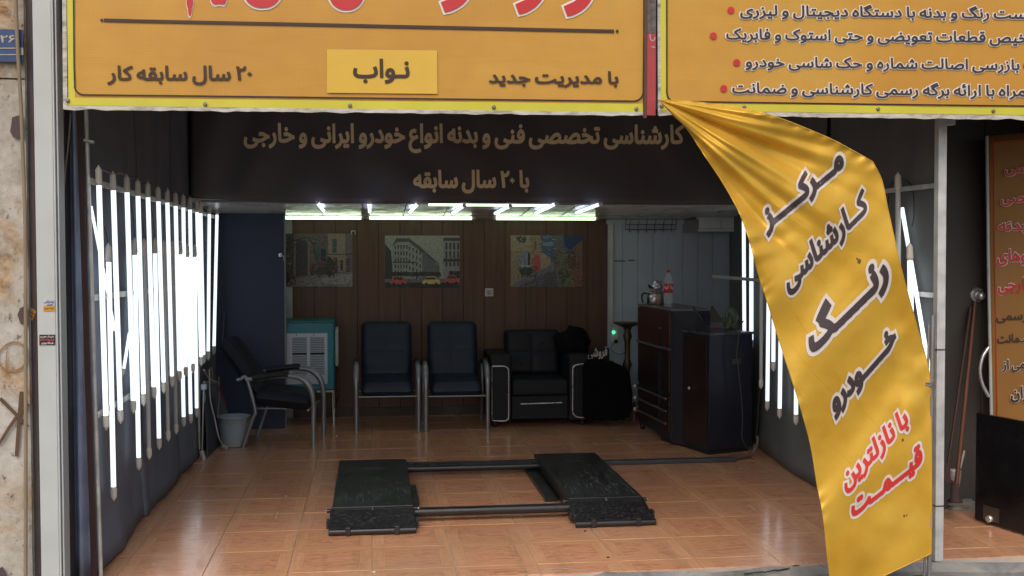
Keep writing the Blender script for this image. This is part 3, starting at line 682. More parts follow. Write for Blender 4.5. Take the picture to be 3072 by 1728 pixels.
mb = MB(); mb.tube(smoothpath([at(212, 340, Y=5.85), at(205, 430, Y=5.85), at(192, 560, Y=5.85), at(190, 700, Y=5.86), at(196, 900, Y=5.86)], 8), .004, 6); tag(make('cord', mb, mat('straw_cord', (.32, .27, .2), .8)), 'thin straw coloured cord hanging in gap behind white post', 'cord')
def sticker(quad, Y, face_col, texts, lab, rim=None):
    q = [at(u, v, Y=Y) for u, v in quad]; t = thing('sticker', q[3], lab, 'sticker'); mb = MB(); mb.add(q + [p + Vector((0, .0015, 0)) for p in q], [(0, 1, 2, 3), (4, 7, 6, 5), (0, 4, 5, 1), (1, 5, 6, 2), (2, 6, 7, 3), (3, 7, 4, 0)])
    make('paper', mb, mat('sticker_%d_%d_%d' % face_col, lin(face_col), .6, var=.08), t)
    sf = lambda u, v, o: at(u, v, Y=Y - o)
    for (tx, L, Rr, al, c) in texts: lettering(t, tx, L, Rr, al, sf, .002, mat('ink_%d_%d_%d' % c, lin(c), .6, var=0), .03)
sticker([(130, 918), (164, 918), (164, 933), (130, 933)], 5.576, (205, 150, 50), [('خدمات خودرو', (133, 927), (161, 927), 6, (120, 50, 20))], 'small orange sticker under a white one on the white post')
sticker([(130, 900), (164, 900), (164, 917), (130, 917)], 5.576, (190, 195, 205), [('لوله بازکنی', (132, 908), (162, 908), 7, (60, 70, 120)), ('فوری', (140, 915), (158, 915), 5, (60, 70, 120))], 'small white sticker with blue print on the white post')
sticker([(118, 1004), (165, 1004), (165, 1035), (118, 1035)], 5.576, (40, 32, 36), [('خریدار خودرو', (121, 1012), (162, 1012), 6, (210, 190, 190)), ('فرسوده سالم', (121, 1021), (162, 1021), 6, (210, 90, 80)), ('شبانه روزی', (124, 1031), (160, 1031), 6, (220, 215, 215))], 'black sticker with white and red print on the white post')
sticker([(83, 916), (109, 934), (97, 963), (81, 950)], 5.656, (205, 140, 70), [('تخلیه چاه', (84, 933), (104, 946), 6, (120, 60, 30)), ('فوری', (86, 944), (98, 953), 5, (120, 60, 30))], 'torn orange sticker stuck askew on the mauve strip')

# ---- banners
YB = 5.47
def tarp(u, v, o):                       # gentle sag between the studs
    p = at(u, v, Y=YB); s = .004 * noise.noise(Vector((p.x * 1.6, p.z * 2.2, 3))) + .0015 * noise.noise(Vector((p.x * 6, p.z * 5, 8)))
    return Vector((p.x, YB + s - o, p.z))
ban = bpy.data.materials.new('orange_banner_vinyl'); ban.use_nodes = True; n = ban.node_tree; b = n.nodes['Principled BSDF']; L_ = n.links.new
tc = n.nodes.new('ShaderNodeTexCoord'); geo = n.nodes.new('ShaderNodeNewGeometry')
no = n.nodes.new('ShaderNodeTexNoise'); no.inputs['Scale'].default_value = 1.4; no.inputs['Detail'].default_value = 4; L_(geo.outputs['Position'], no.inputs['Vector'])
c1 = ramp(no.outputs[0], [(.32, (194, 140, 52)), (.5, (200, 148, 56)), (.68, (200, 154, 62))])
sx = n.nodes.new('ShaderNodeSeparateXYZ'); L_(geo.outputs['Position'], sx.inputs[0])
wx = mth('SINE', mth('MULTIPLY', sx.outputs[0], 2 * math.pi / .0125)); wz = mth('SINE', mth('MULTIPLY', sx.outputs[2], 2 * math.pi / .0125))
wv = mth('MULTIPLY_ADD', mth('ADD', wx, wz), .022, 1.0)
n2 = n.nodes.new('ShaderNodeTexNoise'); n2.inputs['Scale'].default_value = 9; n2.inputs['Detail'].default_value = 8; L_(geo.outputs['Position'], n2.inputs['Vector'])
wv = mth('MULTIPLY', wv, mth('MULTIPLY_ADD', n2.outputs[0], .16, .92))
hv = n.nodes.new('ShaderNodeVectorMath'); hv.operation = 'SCALE'; L_(c1, hv.inputs[0]); L_(wv, hv.inputs['Scale']); L_(hv.outputs[0], b.inputs['Base Color'])
b.inputs['Roughness'].default_value = .42; b.inputs['Specular IOR Level'].default_value = .45
mpw = n.nodes.new('ShaderNodeMapping'); mpw.inputs['Rotation'].default_value = (0, R(35), 0); mpw.inputs['Scale'].default_value = (.7, 1, 3.2); L_(geo.outputs['Position'], mpw.inputs[0])
nw = n.nodes.new('ShaderNodeTexNoise'); nw.inputs['Scale'].default_value = 2.2; nw.inputs['Detail'].default_value = 3; nw.inputs['Distortion'].default_value = .5; L_(mpw.outputs[0], nw.inputs['Vector'])
mpd = n.nodes.new('ShaderNodeMapping'); mpd.inputs['Scale'].default_value = (3.5, 1, 1.6); L_(geo.outputs['Position'], mpd.inputs[0])
nd = n.nodes.new('ShaderNodeTexNoise'); nd.inputs['Scale'].default_value = 1.; nd.inputs['Detail'].default_value = 8; nd.inputs['Roughness'].default_value = .7; L_(mpd.outputs[0], nd.inputs['Vector'])
gr = mth('MULTIPLY', mth('SUBTRACT', nd.outputs[0], .5, clamp=True), 1.4, clamp=True); L_(mix(mth('MULTIPLY', gr, .5), hv.outputs[0], lin((170, 132, 74))), b.inputs['Base Color'])
bn = n.nodes.new('ShaderNodeBump'); bn.inputs['Strength'].default_value = .16; bn.inputs['Distance'].default_value = .02; L_(nw.outputs[0], bn.inputs['Height']); L_(bn.outputs[0], b.inputs['Normal'])
lime = mat('lime_yellow_print', lin((205, 196, 60)), .5, var=.06); dkb = mat('dark_brown_ink', lin((62, 38, 22)), .5, var=.05); redi = mat('red_ink', lin((196, 44, 46)), .45, var=.05); whi = mat('white_ink', lin((232, 222, 212)), .5, var=.04)
edge = ramp_mat('chalky_banner_hem', [(.3, (128, 118, 106)), (.5, (196, 190, 180)), (.7, (215, 208, 196))], 9, .8, bump=.5, bscale=40, stretch=(1, 1, 4))
charc = mat('charcoal_ink', lin((58, 50, 54)), .5, var=.04); stud = mat('stud_steel', (.28, .25, .22), .45, metal=.6)
patch = mat('yellow_patch_vinyl', lin((218, 176, 62)), .45, var=.04)
def strip(root, nm, a0, a1, b0, b1, off, m, N=40, wob=0):
    mb = MB()
    def fn(i, j):
        u0, v0 = a0[0] + (a1[0] - a0[0]) * i, a0[1] + (a1[1] - a0[1]) * i; u1, v1 = b0[0] + (b1[0] - b0[0]) * i, b0[1] + (b1[1] - b0[1]) * i
        if wob: v1 += wob * noise.noise(Vector((u1 * .02, 0, 5)))
        return tarp(u0 + (u1 - u0) * j, v0 + (v1 - v0) * j, off)
    mb.grid(fn, N, 3); return make(nm, mb, m, root)
VT = -420
def outline(root, pts, w_, m, off):
    mb = MB(); stroke(mb, pts, w_, w_, tarp, off, n=1); make('border_line', mb, m, root)
def arc(cx, cy, r, a0, a1, n=8): return [(cx + r * math.cos(R(a0 + (a1 - a0) * k / n)), cy + r * math.sin(R(a0 + (a1 - a0) * k / n))) for k in range(n + 1)]
# left banner
B1 = thing('shop_banner', tarp(1000, 340, 0), 'large orange banner with long black bar and yellow patch, over the bay mouth', 'banner')
strip(B1, 'canvas', (205, VT), (1934, VT), (207, 322), (1934, 344), 0, ban, 60)
strip(B1, 'lime_edge', (194, VT), (222, VT), (206, 322), (226, 322), .002, lime, 2); strip(B1, 'lime_edge', (200, 293), (1934, 312), (200, 316), (1934, 338), .003, lime, 60); strip(B1, 'lime_edge', (1930, VT), (1939, VT), (1930, 330), (1937, 338), .0025, lime, 2)
strip(B1, 'hem', (192, 317), (1938, 337), (192, 329), (1938, 348), .006, edge, 120, wob=5); strip(B1, 'hem', (184, VT), (196, VT), (190, 328), (203, 320), .005, edge, 2)
outline(B1, [(219, VT), (223, 200), (225, 255)] + arc(253, 256, 29, 180, 90)[1:] + [(600, 288.5), (1200, 296), (1895, 304)] + arc(1900, 275, 29, 90, 0) + [(1931, 100), (1932, VT)], 4.5, mat('black_ink', lin((36, 28, 22)), .5, var=0), .006)
o = strip(B1, 'divider_bar', (312, 56), (1842, 89), (312, 66), (1842, 99), .005, dkb)
for (u, v) in ((306, 61), (1851, 94)):
    mb = MB(); poly(mb, arc(u, v, 4.5, 0, 345, 23), tarp, .006); make('divider_dot', mb, dkb, B1)
strip(B1, 'patch', (981, 149), (1311, 152), (981, 279), (1312, 282), .007, patch, 20)
lettering(B1, '۲۰ سال سابقه کار', (322, 240), (757, 240), 42, tarp, .006, dkb, .030)
lettering(B1, 'نـواب', (1059, 232), (1229, 233), 54, tarp, .010, dkb, .035)
lettering(B1, 'با مدیریت جدید', (1465, 248), (1855, 251), 36, tarp, .006, dkb, .030)
for tx, l_, r_, bl in (('ر', 1690, 1780, -8), ('ر', 1545, 1635, -14), ('ر', 1322, 1416, -20), ('س', 985, 1180, -26), ('ن', 730, 850, -32), ('ـا', 628, 680, 4), ('پ', 540, 600, -28)):
    lettering(B1, tx, (l_, bl), (r_, bl), 150, tarp, .008, redi, .045, hm=whi, hb=.075)
for (u, v) in ((204, 302), (616, 313), (1050, 317), (1481, 322), (1908, 327)):
    p = tarp(u, v, .006); mb = MB(); mb.tube([p, p + Vector((0, -.006, 0)), p + Vector((0, -.009, 0))], [.0095, .0095, .005], 12); make('stud', mb, stud, B1)
# right banner
B2 = thing('shop_banner', tarp(2500, 350, 0), 'orange banner listing services beside red bullets, upper right', 'banner')
strip(B2, 'canvas', (1984, VT), (3600, VT), (1984, 334), (3600, 360), 0, ban, 60)
strip(B2, 'lime_edge', (1978, VT), (2001, VT), (1980, 310), (2001, 310), .003, lime, 2); strip(B2, 'lime_edge', (1980, 309), (3600, 330), (1980, 332), (3600, 352), .004, lime, 60)
strip(B2, 'hem', (1975, 333), (3600, 353), (1975, 346), (3600, 366), .006, edge, 120, wob=5); strip(B2, 'hem', (1970, VT), (1979, VT), (1973, 345), (1982, 338), .0045, edge, 2)
outline(B2, [(1999, VT), (1999.5, 278)] + arc(2025, 280, 25, 180, 90)[1:] + [(2600, 313), (3600, 325)], 4.5, MATS['black_ink'], .006)
for tx, l_, r_, al, bl, br in (('تست رنگ و بدنه با دستگاه دیجیتال و لیزری', 2219, 3096, 31, 46, 57), ('تشخیص قطعات تعویضی و حتی استوک و فابریک', 2177, 3142, 32, 117, 130), ('بازرسی اصالت شماره و حک شاسی خودرو', 2235, 3056, 31, 200, 210), ('همراه با ارائه برگه رسمی کارشناسی و ضمانت', 2195, 3108, 32, 279, 289)):
    lettering(B2, tx, (l_, bl), (r_, br), al, tarp, .008, charc, .022, hm=whi, hb=.085)
for (u, v) in ((2192, 31), (2139, 108), (2209, 188), (2170, 266), (3078, 197)):
    mb = MB(); poly(mb, arc(u, v, 10.5, 0, 345, 23), tarp, .006); make('bullet', mb, redi, B2)
for (u, v) in ((1984, 319), (2231, 321), (2632, 327), (2978, 333), (3300, 338)):
    p = tarp(u, v, .006); mb = MB(); mb.tube([p, p + Vector((0, -.006, 0)), p + Vector((0, -.009, 0))], [.0095, .0095, .005], 12); make('stud', mb, stud, B2)
# backing frame of the banners, and the red strip between
mb = MB()
for u0, u1 in ((200, 1930), (1985, 3590)):
    a, b_ = at(u0, 300, Y=YB), at(u1, 300, Y=YB); z1 = at(900, VT, Y=YB).z
    mb.span((a.x, YB + .012, 2.47), (b_.x, YB + .05, 2.51)); mb.span((a.x, YB + .012, z1 - .05), (b_.x, YB + .05, z1))
    for x in (a.x, (a.x + b_.x) / 2, b_.x - .04): mb.span((x, YB + .05, 2.47), (x + .04, YB + .13, z1))
tag(make('banner_frame', mb, mat('grey_steel_frame', (.3, .3, .29), .5)), 'grey steel frame the two orange banners are stretched on', 'frame')
mb = MB(); a, b_ = at(1941, 346, Y=5.44), at(1967, 346, Y=5.44)
rs = thing('red_strip', (a.x, 5.44, 2.45), 'scratched red metal strip hanging between the two orange banners', 'strip')
z0, z1, z2 = a.z, at(1950, 100, Y=5.44).z, at(1950, VT, Y=5.44).z
mb.span((a.x, 5.44, z0), (b_.x, 5.455, z1)); make('red_part', mb, mat('red_paint', (.40, .045, .05), .45, var=.12, scale=14), rs, bevel=.001)
mb = MB(); mb.span((a.x, 5.441, z1 + .001), (b_.x, 5.455, z2)); make('bare_part', mb, mat('rusty_metal', (.12, .095, .085), .6, var=.5, scale=30, bump=.3), rs, bevel=.001)
mb = MB(); mb.span((a.x - .014, 5.44, z0 - .012), (a.x - .001, 5.47, z2)); make('rusty_rod', mb, mat('dark_rust', (.10, .055, .04), .8), rs)
srf = lambda u, v, o: at(u, v, Y=5.44 - o)
mb = MB(); stroke(mb, [(1950, 102), (1952, 118), (1960, 122), (1966, 112)], 3, 3, srf, .001); stroke(mb, [(1954, 140), (1966, 142)], 3, 3, srf, .001); make('scratch', mb, PW, rs)

# ---- black banner on the mezzanine edge
def drape(u, v, o):
    p = at(u, v, Y=YK); a = 0
    s = .05 * noise.noise(Vector((p.x * 1.9 + p.z * 1.6, p.z * .8, 1))) + .03 * max(0, noise.noise(Vector((p.x * .9 - p.z * 1.5, 0, 21)))) * math.sin(p.x * 9 + p.z * 12) + .02 * math.sin(p.x * 5 + p.z * 3.5) * max(0, noise.noise(Vector((p.x * .6, 0, 7))) + .2) + .05 * math.exp(-((p.x + 1.1) / .4) ** 2) * math.sin(p.x * 13 - p.z * 6)* .5
    return Vector((p.x, YK + s - o, p.z))
BK = thing('black_banner', (0, YK, 2.12), 'black cloth banner with gold lettering hung under the left orange banner', 'banner')
blk = mat('black_banner_cloth', (.105, .098, .10), .65, var=.15, scale=2, bump=.1, bscale=30, spec=.35)
mb = MB(); mb.grid(lambda i, j: drape(574 + (2262 - 574) * i, 150 + (594 + 16 * min(1, i * 3) + 5 * math.sin(i * 9) - 150) * j, 0), 130, 24); make('cloth', mb, blk, BK, solid=.002)
gold = mat('gold_ink', lin((252, 230, 182)), .5, var=.15, scale=3)
lettering(BK, 'کارشناسی تخصصی فنی و بدنه انواع خودرو ایرانی و خارجی', (731, 426), (2052, 430), 54, drape, .012, gold, .040)
lettering(BK, 'با ۲۰ سال سابقه', (1239, 562), (1588, 562), 50, drape, .012, gold, .042)
mb = MB(); mb.tube([(LW + .1, YK + .07, cz(9.37) - .005), (rwx(9.3) - .05, YK + .07, cz(9.37) - .005)], .012, 8); make('bottom_rod', mb, mat('grey_rod', (.2, .2, .22), .5), BK)

# ---- feather flag
YFL = 5.30
LP = [(1973, 298), (2021, 348), (2059, 386), (2117, 473), (2166, 546), (2214, 633), (2247, 722), (2275, 829), (2300, 905), (2343, 1043), (2389, 1186), (2429, 1329), (2451, 1460), (2469, 1557), (2483, 1689), (2497, 1800)]
RP = [(1973, 298), (2093, 306), (2238, 327), (2335, 352), (2480, 410), (2552, 447), (2618, 484), (2646, 540), (2664, 625), (2698, 778), (2728, 893), (2758, 1000), (2790, 1129), (2794, 1300), (2796, 1480), (2794, 1660)]
def sample(P, s):
    k = s * (len(P) - 1); i = min(int(k), len(P) - 2); t = k - i
    p = [Vector((*P[max(0, min(len(P) - 1, i + d))], 0)) for d in (-1, 0, 1, 2)]
    if i == 5 and P is RP: p[3] = p[2] + (p[2] - p[1]) * .3
    if i == 6 and P is RP: p[0] = p[1] - (p[2] - p[1]) * .3
    return .5 * ((2 * p[1]) + (p[2] - p[0]) * t + (2 * p[0] - 5 * p[1] + 4 * p[2] - p[3]) * t * t + (3 * p[1] - p[0] - 3 * p[2] + p[3]) * t ** 3)
def fold(u, v):
    du, dv = u - 1973, v - 298; d = math.hypot(du, dv); a = math.degrees(math.atan2(dv, max(du, 1e-3)))   # 10..60
    amp = .036 * min(1, d / 260) * math.exp(-(max(0, d - 330) / 300) ** 2)
    s = amp * (math.sin(a * .27 + .9 + d * .0016) + .45 * math.sin(a * .52 + 2.1 - d * .003) + .16 * math.sin(a * 1.1 + d * .006))
    # little pleats on the hoist sleeve
    s += .0045 * math.exp(-((a - d * .024) / 2.2) ** 2) * math.sin(d * .13 + a * .9) * (d < 690)
    s += .012 * math.exp(-((v - 730 - (u - 2300) * -.35) / 60) ** 2) * max(0, 1 - (u - 2220) / 180) * math.sin((v + u * .3) * .09)
    s += .034 * noise.noise(Vector((u * .0042 + v * .0030, v * .0016 - u * .0012, 2))) + .010 * noise.noise(Vector(((u + v) * .009, (v - u) * .0024, 7))) + .006 * noise.noise(Vector((u * .010 - v * .006, v * .004, 5)))
    # slack near the knot and foot
    s += .007 * noise.noise(Vector((u * .02, v * .016, 9))) * math.exp(-((u - 2760) / 90) ** 2 - ((v - 1110) / 260) ** 2) * 2
    s += .006 * noise.noise(Vector((u * .014, v * .014, 12))) * math.exp(-((v - 1600) / 120) ** 2)
    s += .020 * noise.noise(Vector(((u + v * .75) * .0075, (v - u) * .0012, 17))) * min(1, max(0, (v - 700) / 300))
    s += .05 * (u - 2500) / 600 * (v > 600) * min(1, (v - 600) / 500)
    return s
def flagp(u, v, o):
    p = at(u, v, Y=YFL + fold(u, v) - o); return p
sat = bpy.data.materials.new('yellow_satin'); sat.use_nodes = True; n = sat.node_tree; b = n.nodes['Principled BSDF']; L_ = n.links.new
geo = n.nodes.new('ShaderNodeNewGeometry')
mp = n.nodes.new('ShaderNodeMapping'); mp.inputs['Rotation'].default_value = (0, R(48), 0); mp.inputs['Scale'].default_value = (3, 3, 26); L_(geo.outputs['Position'], mp.inputs[0])
wv_ = n.nodes.new('ShaderNodeTexNoise'); wv_.inputs['Scale'].default_value = 1.2; wv_.inputs['Detail'].default_value = 5; L_(mp.outputs[0], wv_.inputs['Vector'])
n3 = n.nodes.new('ShaderNodeTexNoise'); n3.inputs['Scale'].default_value = 4; n3.inputs['Detail'].default_value = 6; L_(geo.outputs['Position'], n3.inputs['Vector'])
c1 = ramp(n3.outputs[0], [(.3, (200, 152, 46)), (.5, (212, 166, 58)), (.7, (222, 178, 70))]); L_(c1, b.inputs['Base Color'])
b.inputs['Roughness'].default_value = .34; b.inputs['Metallic'].default_value = .22; b.inputs['Specular IOR Level'].default_value = .6; b.inputs['Specular Tint'].default_value = (1, .85, .5, 1); b.inputs['Sheen Weight'].default_value = .15; b.inputs['Sheen Tint'].default_value = (1, .85, .4, 1)
bn = n.nodes.new('ShaderNodeBump'); bn.inputs['Strength'].default_value = .14; bn.inputs['Distance'].default_value = .006; L_(wv_.outputs[0], bn.inputs['Height']); L_(bn.outputs[0], b.inputs['Normal'])
pole_top = at(2795, 1150, Y=YFL + .03)
FL = thing('feather_flag', (at(2794, 1720, Y=YFL + .03).x, YFL + .03, -.035), 'tall yellow satin flag with dark and red lettering blown across the bay', 'flag')
def fg(i, j):
    a, c = sample(LP, j), sample(RP, j); p = a + (c - a) * i
    if j > .93: p.y += 0
    return flagp(p.x, p.y, .0035 * math.exp(-i / .035) * math.sin(j * 150 + 3 * math.sin(j * 37)) * min(1, j * 6))
mb = MB(); mb.grid(fg, 110, 260); make('cloth', mb, sat, FL, solid=.0015)
mb = MB(); pth = [sample(RP, j / 160) for j in range(2, 161)]; mb.tube([flagp(p.x - 1, p.y + 1, 0) for p in pth], .0035, 6); make('sleeve_edge', mb, sat, FL)
mb = MB(); pth = [sample(LP, 1) + (sample(RP, 1) - sample(LP, 1)) * k / 20 for k in range(21)]; mb.tube([flagp(p.x, p.y, 0) for p in pth], .0035, 6); make('hem', mb, sat, FL)
# diagonal seams
mb = MB()
for (u0, v0, u1, v1) in ((2160, 500, 2590, 760), (2200, 590, 2480, 850), (2480, 520, 2600, 700), (2300, 800, 2560, 1190), (2330, 960, 2500, 1180), (2400, 1180, 2560, 1400), (2500, 1120, 2700, 1330)):
    mb.tube([flagp(u0 + (u1 - u0) * k / 24, v0 + (v1 - v0) * k / 24 + 18 * math.sin(math.pi * k / 24), .0005) for k in range(25)], .0011, 4)
make('crease', mb, sat, FL)
fi = mat('flag_dark_ink', lin((66, 54, 56)), .42, var=.04); fh = mat('flag_halo_ink', lin((216, 206, 196)), .42, var=.03); fr_ = mat('flag_red_ink', lin((206, 52, 48)), .42, var=.04)
def fl_t(tx, L, Rr, al, ink, up, bold=.062, hb=.165): lettering(FL, tx, L, Rr, al, flagp, .007, ink, bold, up=up, hm=fh, hb=hb, tess=.11)
fl_t('مـــرکـــــز', (2296, 690), (2534, 494), 64, fi, (-.22, 1.))
fl_t('کــارشناسی', (2362, 872), (2608, 625), 62, fi, (-.28, 1.), .048, .14)
fl_t('رنـــــگ', (2432, 1062), (2668, 830), 82, fi, (-.22, 1.))
fl_t('خـــــودرو', (2500, 1240), (2692, 1022), 62, fi, (-.25, 1.))
fl_t('با نازلترین', (2535, 1470), (2727, 1268), 52, fr_, (-.30, 1.), .042, .145)
fl_t('قیـــمــت', (2556, 1552), (2770, 1385), 56, fr_, (-.12, 1.), .055, .16)
stm = mat('rust_stain', (.14, .065, .02), .7)
for u, v, r_ in ((2577, 784, 7), (2571, 776, 3), (2708, 1320, 4), (2712, 1548, 3.5), (2720, 1546, 2.5)):
    mb = MB(); poly(mb, [(u + r_ * math.cos(k * .52) * random.uniform(.6, 1.2), v + 1.3 * r_ * math.sin(k * .52) * random.uniform(.6, 1.2)) for k in range(12)], flagp, .002); make('stain', mb, stm, FL)
# pole, knot and cord
stl = mat('pole_steel', (.35, .34, .33), .4, metal=.8, var=.2)
mb = MB(); mb.tube([(pole_top.x + .004, YFL + .035, -.03), (pole_top.x + .004, YFL + .035, 1.4)], .011, 10); mb.tube([(pole_top.x - .018, YFL + .045, -.03), (pole_top.x - .012, YFL + .045, 1.35)], .006, 8); make('pole', mb, stl, FL)
mb = MB(); mb.lathe([(.0, .06), (.10, .055), (.16, .02), (.165, 0)], (pole_top.x, YFL + .035, -.036), 24); make('base_plate', mb, stl, FL)
q = at(2785, 1152, Y=YFL + .0); mb = MB()
for k in range(5): mb.tube(smoothpath([q + Vector((random.uniform(-.035, .02), -.01, random.uniform(-.012, .015))), q + Vector((0, -.018, random.uniform(-.01, .01))), q + Vector((random.uniform(.0, .03), 0, random.uniform(-.012, .02)))], 4), .006, 6)
make('knot', mb, mat('grey_rag', (.22, .19, .16), .9), FL)
# tip tied to the banner
mb = MB(); p = tarp(1973, 298, .008); mb.tube([p, flagp(1973, 298, 0), flagp(1985, 302, .002)], .003, 6); make('tie', mb, WWIRE, FL)
# long bent rod in the sleeve, hidden side

# ================================================================== INSIDE
chrome = mat('chrome', (.75, .75, .75), .3, metal=.75, var=.08)
greym = mat('grey_painted_tube', (.30, .31, .33), .38, metal=.6, var=.12)
navy = mat('navy_leatherette', (.010, .017, .036), .52, var=.12, scale=5, bump=.15, bscale=30)
blackl = mat('black_leatherette', (.012, .014, .020), .55, var=.15, scale=5, bump=.15, bscale=30, spec=.3)
blkm = mat('black_vinyl', (.012, .012, .014), .6, var=.1)

def cushion(mb, c, d, M, nx=2, nz=3, puff=.012, qd=.010, rr=.035):
    """quilted slab: d = width, thickness, height; front is -Y; seams sunk between nx x nz fields"""
    N, K = 28, 30
    def pt(i, j, side):
        x = (i - .5) * d[0]; z = (j - .5) * d[2]
        ex = max(0, abs(x) - (d[0] / 2 - rr)); ez = max(0, abs(z) - (d[2] / 2 - rr)); e = min(1, math.hypot(ex, ez) / rr)
        if math.hypot(ex, ez) > rr:
            k = rr / math.hypot(ex, ez); x = math.copysign(abs(x) - ex + ex * k, x); z = math.copysign(abs(z) - ez + ez * k, z)
        th = d[1] / 2 * math.sqrt(max(0, 1 - e * e * .999))
        fx = abs(math.sin(math.pi * i * nx)) ** .35; fz = abs(math.sin(math.pi * j * nz)) ** .35
        th2 = th + puff * (1 - e) - qd * (1 - min(fx, fz)) * (1 - e)
        return M @ Vector((x, -th2 if side < 0 else th, z)) + Vector(c)
    mb.grid(lambda i, j: pt(i, j, -1), N, K); mb.grid(lambda i, j: pt(1 - i, j, 1), N, K)

def make_chair(label, loc, rotz, pad, nam='visitor_chair', group=None, frame_m=None):
    t = thing(nam, (0, 0, 0), label, 'chair', group)
    fm = frame_m or greym
    M = Matrix.Rotation(R(-20), 4, 'X'); mb = MB(); cushion(mb, (0, .27, .715), (.50, .10, .60), M, 2, 4, .012, .012, .06); make('backrest', mb, pad, t)
    M2 = Matrix.Rotation(R(-83), 4, 'X'); mb = MB(); cushion(mb, (0, -.02, .40), (.50, .13, .52), M2, 1, 1, .02, 0, .05); make('seat', mb, pad, t)
    for s in (-1, 1):
        x = s * .295
        arm = smoothpath([(x, .27, .595), (x, .12, .61), (x, -.06, .628), (x, -.20, .61), (x, -.285, .53), (x, -.315, .40), (x, -.315, .2), (x, -.315, .012)], 6)
        mb = MB(); na = len(arm); mb.tube(arm, [.0195 + .010 * math.exp(-((k / na - .52) / .16) ** 2) for k in range(na)], 12); mb.tube([(x, -.315, .0), (x, -.315, .02)], .023, 12); make('armrest_frame', mb, fm, t)
        mb = MB(); mb.tube(smoothpath([(x, .31, .60), (x, .26, .60), (x, .19, .33), (x, .21, .26), (x, .30, .0)], 6), .0165, 12); mb.tube([(x, .31, .60), (x - s * .0, .345, .592)], .0165, 10); make('rear_leg', mb, fm, t)
        mb = MB(); mb.tube(smoothpath([(x, .21, .612), (x, .1, .625), (x, -.04, .642), (x, -.10, .64)], 5), .029, 12); make('arm_pad', mb, blkm, t)
    mb = MB(); mb.tube([(-.295, -.27, .325), (.295, -.27, .325)], .009, 8); mb.tube([(-.295, .2, .32), (.295, .2, .32)], .009, 8); mb.tube([(-.2, -.27, .325), (-.2, .2, .33)], .008, 8); mb.tube([(.2, -.27, .325), (.2, .2, .33)], .008, 8); make('seat_frame', mb, fm, t)
    t.location = loc; t.rotation_euler = (0, 0, rotz); return t
fy = 10.45
ch1 = at(1163, 1294, Z=0); ch2 = at(1371, 1292, Z=0)
c1_ = make_chair('navy high-backed armchair left of the pair against the brown boards', (ch1.x, ch1.y + .31, 0), 0, navy, group='navy chairs against the brown boards')
c2_ = copy_tree(c1_); c2_.location = (ch2.x, ch2.y + .31, 0); c2_['label'] = 'navy high-backed armchair right of the pair, next to the black sofa chair'
sc_ = at(838, 1338, Z=0)
c3_ = copy_tree(c1_); c3_.location = (sc_.x + .02, sc_.y + .22, 0); c3_.rotation_euler = (0, 0, R(84)); c3_['label'] = 'dark leather armchair seen from the side, facing right near the white bucket'; del c3_['group']
for ch in c3_.children:
    if ch.name.split('.')[0] == 'backrest':
        pv = Vector((0, .20, .45)); rm = Matrix.Rotation(R(-15), 3, 'X'); ch.rotation_euler = (R(-15), 0, 0); ch.location = pv - rm @ pv
for ch in c3_.children:
    if ch.name.split('.')[0] in ('backrest', 'seat'):
        ch.data = ch.data.copy(); ch.data.materials[0] = blackl

# black sofa chair with chrome outlines
sp = at(1616, 1282, Z=0); SY = 10.55
L0, L1, R0_, R1_ = at(1472, 1150, Y=SY).x, at(1535, 1150, Y=SY).x, at(1707, 1150, Y=SY).x, at(1764, 1150, Y=SY).x
zt = at(1500, 1066, Y=SY).z
sofa = thing('sofa_chair', ((L0 + R1_) / 2, SY + .35, 0), 'square black upholstered sofa chair with chrome outlines on its arms', 'armchair')
for a, b_ in ((L0, L1), (R0_, R1_)):
    mb = MB(); mb.span((a, SY, .05), (b_, SY + .72, zt)); make('arm', mb, blackl, sofa, bevel=.02, seg=3)
mb = MB(); mb.span((L1 + .004, SY + .02, .07), (R0_ - .004, SY + .7, .30)); make('base', mb, blackl, sofa, bevel=.01)
mb = MB(); mb.span((L1 + .006, SY - .01, .303), (R0_ - .006, SY + .6, .46)); make('seat', mb, blackl, sofa, bevel=.03, seg=4)
zb = at(1590, 990, Y=SY + .6).z; bl, br = at(1512, 1010, Y=SY + .55).x, at(1678, 1010, Y=SY + .55).x
mb = MB(); cushion(mb, ((bl + br) / 2, SY + .56, (zb + .44) / 2), (br - bl, .16, zb - .42), Matrix.Rotation(R(-9), 4, 'X'), 2, 2, .02, .014, .05); make('backrest', mb, blackl, sofa)
for (u, v) in ((1563, 1028), (1625, 1028), (1563, 1088), (1625, 1088)):
    mb = MB(); mb.ball(at(u, v, Y=SY + .44), .010, 8, 6); make('button', mb, blkm, sofa)
def cp(u, v): return at(u, v, Y=SY - .014)
mb = MB(); mb.tube(smoothpath([cp(1477, 1099), cp(1512, 1099), cp(1524, 1106), cp(1526, 1120), cp(1526, 1180), cp(1526, 1248), cp(1522, 1259), cp(1510, 1263), cp(1478, 1262)], 4), .0065, 8); make('arm_trim', mb, chrome, sofa)
mb = MB(); mb.tube([cp(1476, 1099), cp(1476, 1262)], .003, 6); make('arm_trim', mb, chrome, sofa)
mb = MB(); mb.tube(smoothpath([cp(1761, 1091), cp(1732, 1094), cp(1720, 1101), cp(1718, 1115), cp(1718, 1180), cp(1718, 1232), cp(1724, 1246), cp(1736, 1252), cp(1761, 1253)], 4), .0065, 8); make('arm_trim', mb, chrome, sofa)
mb = MB(); mb.tube([cp(1562, 1212), cp(1686, 1208)], .0065, 8); make('front_handle', mb, chrome, sofa)
for x in (L0 + .05, R1_ - .05):
    for y in (SY + .06, SY + .64): mb = MB(); mb.lathe([(.0, 0), (.024, 0), (.03, .055), (0, .055)], (x, y, -.001), 12); make('foot', mb, blkm, sofa)
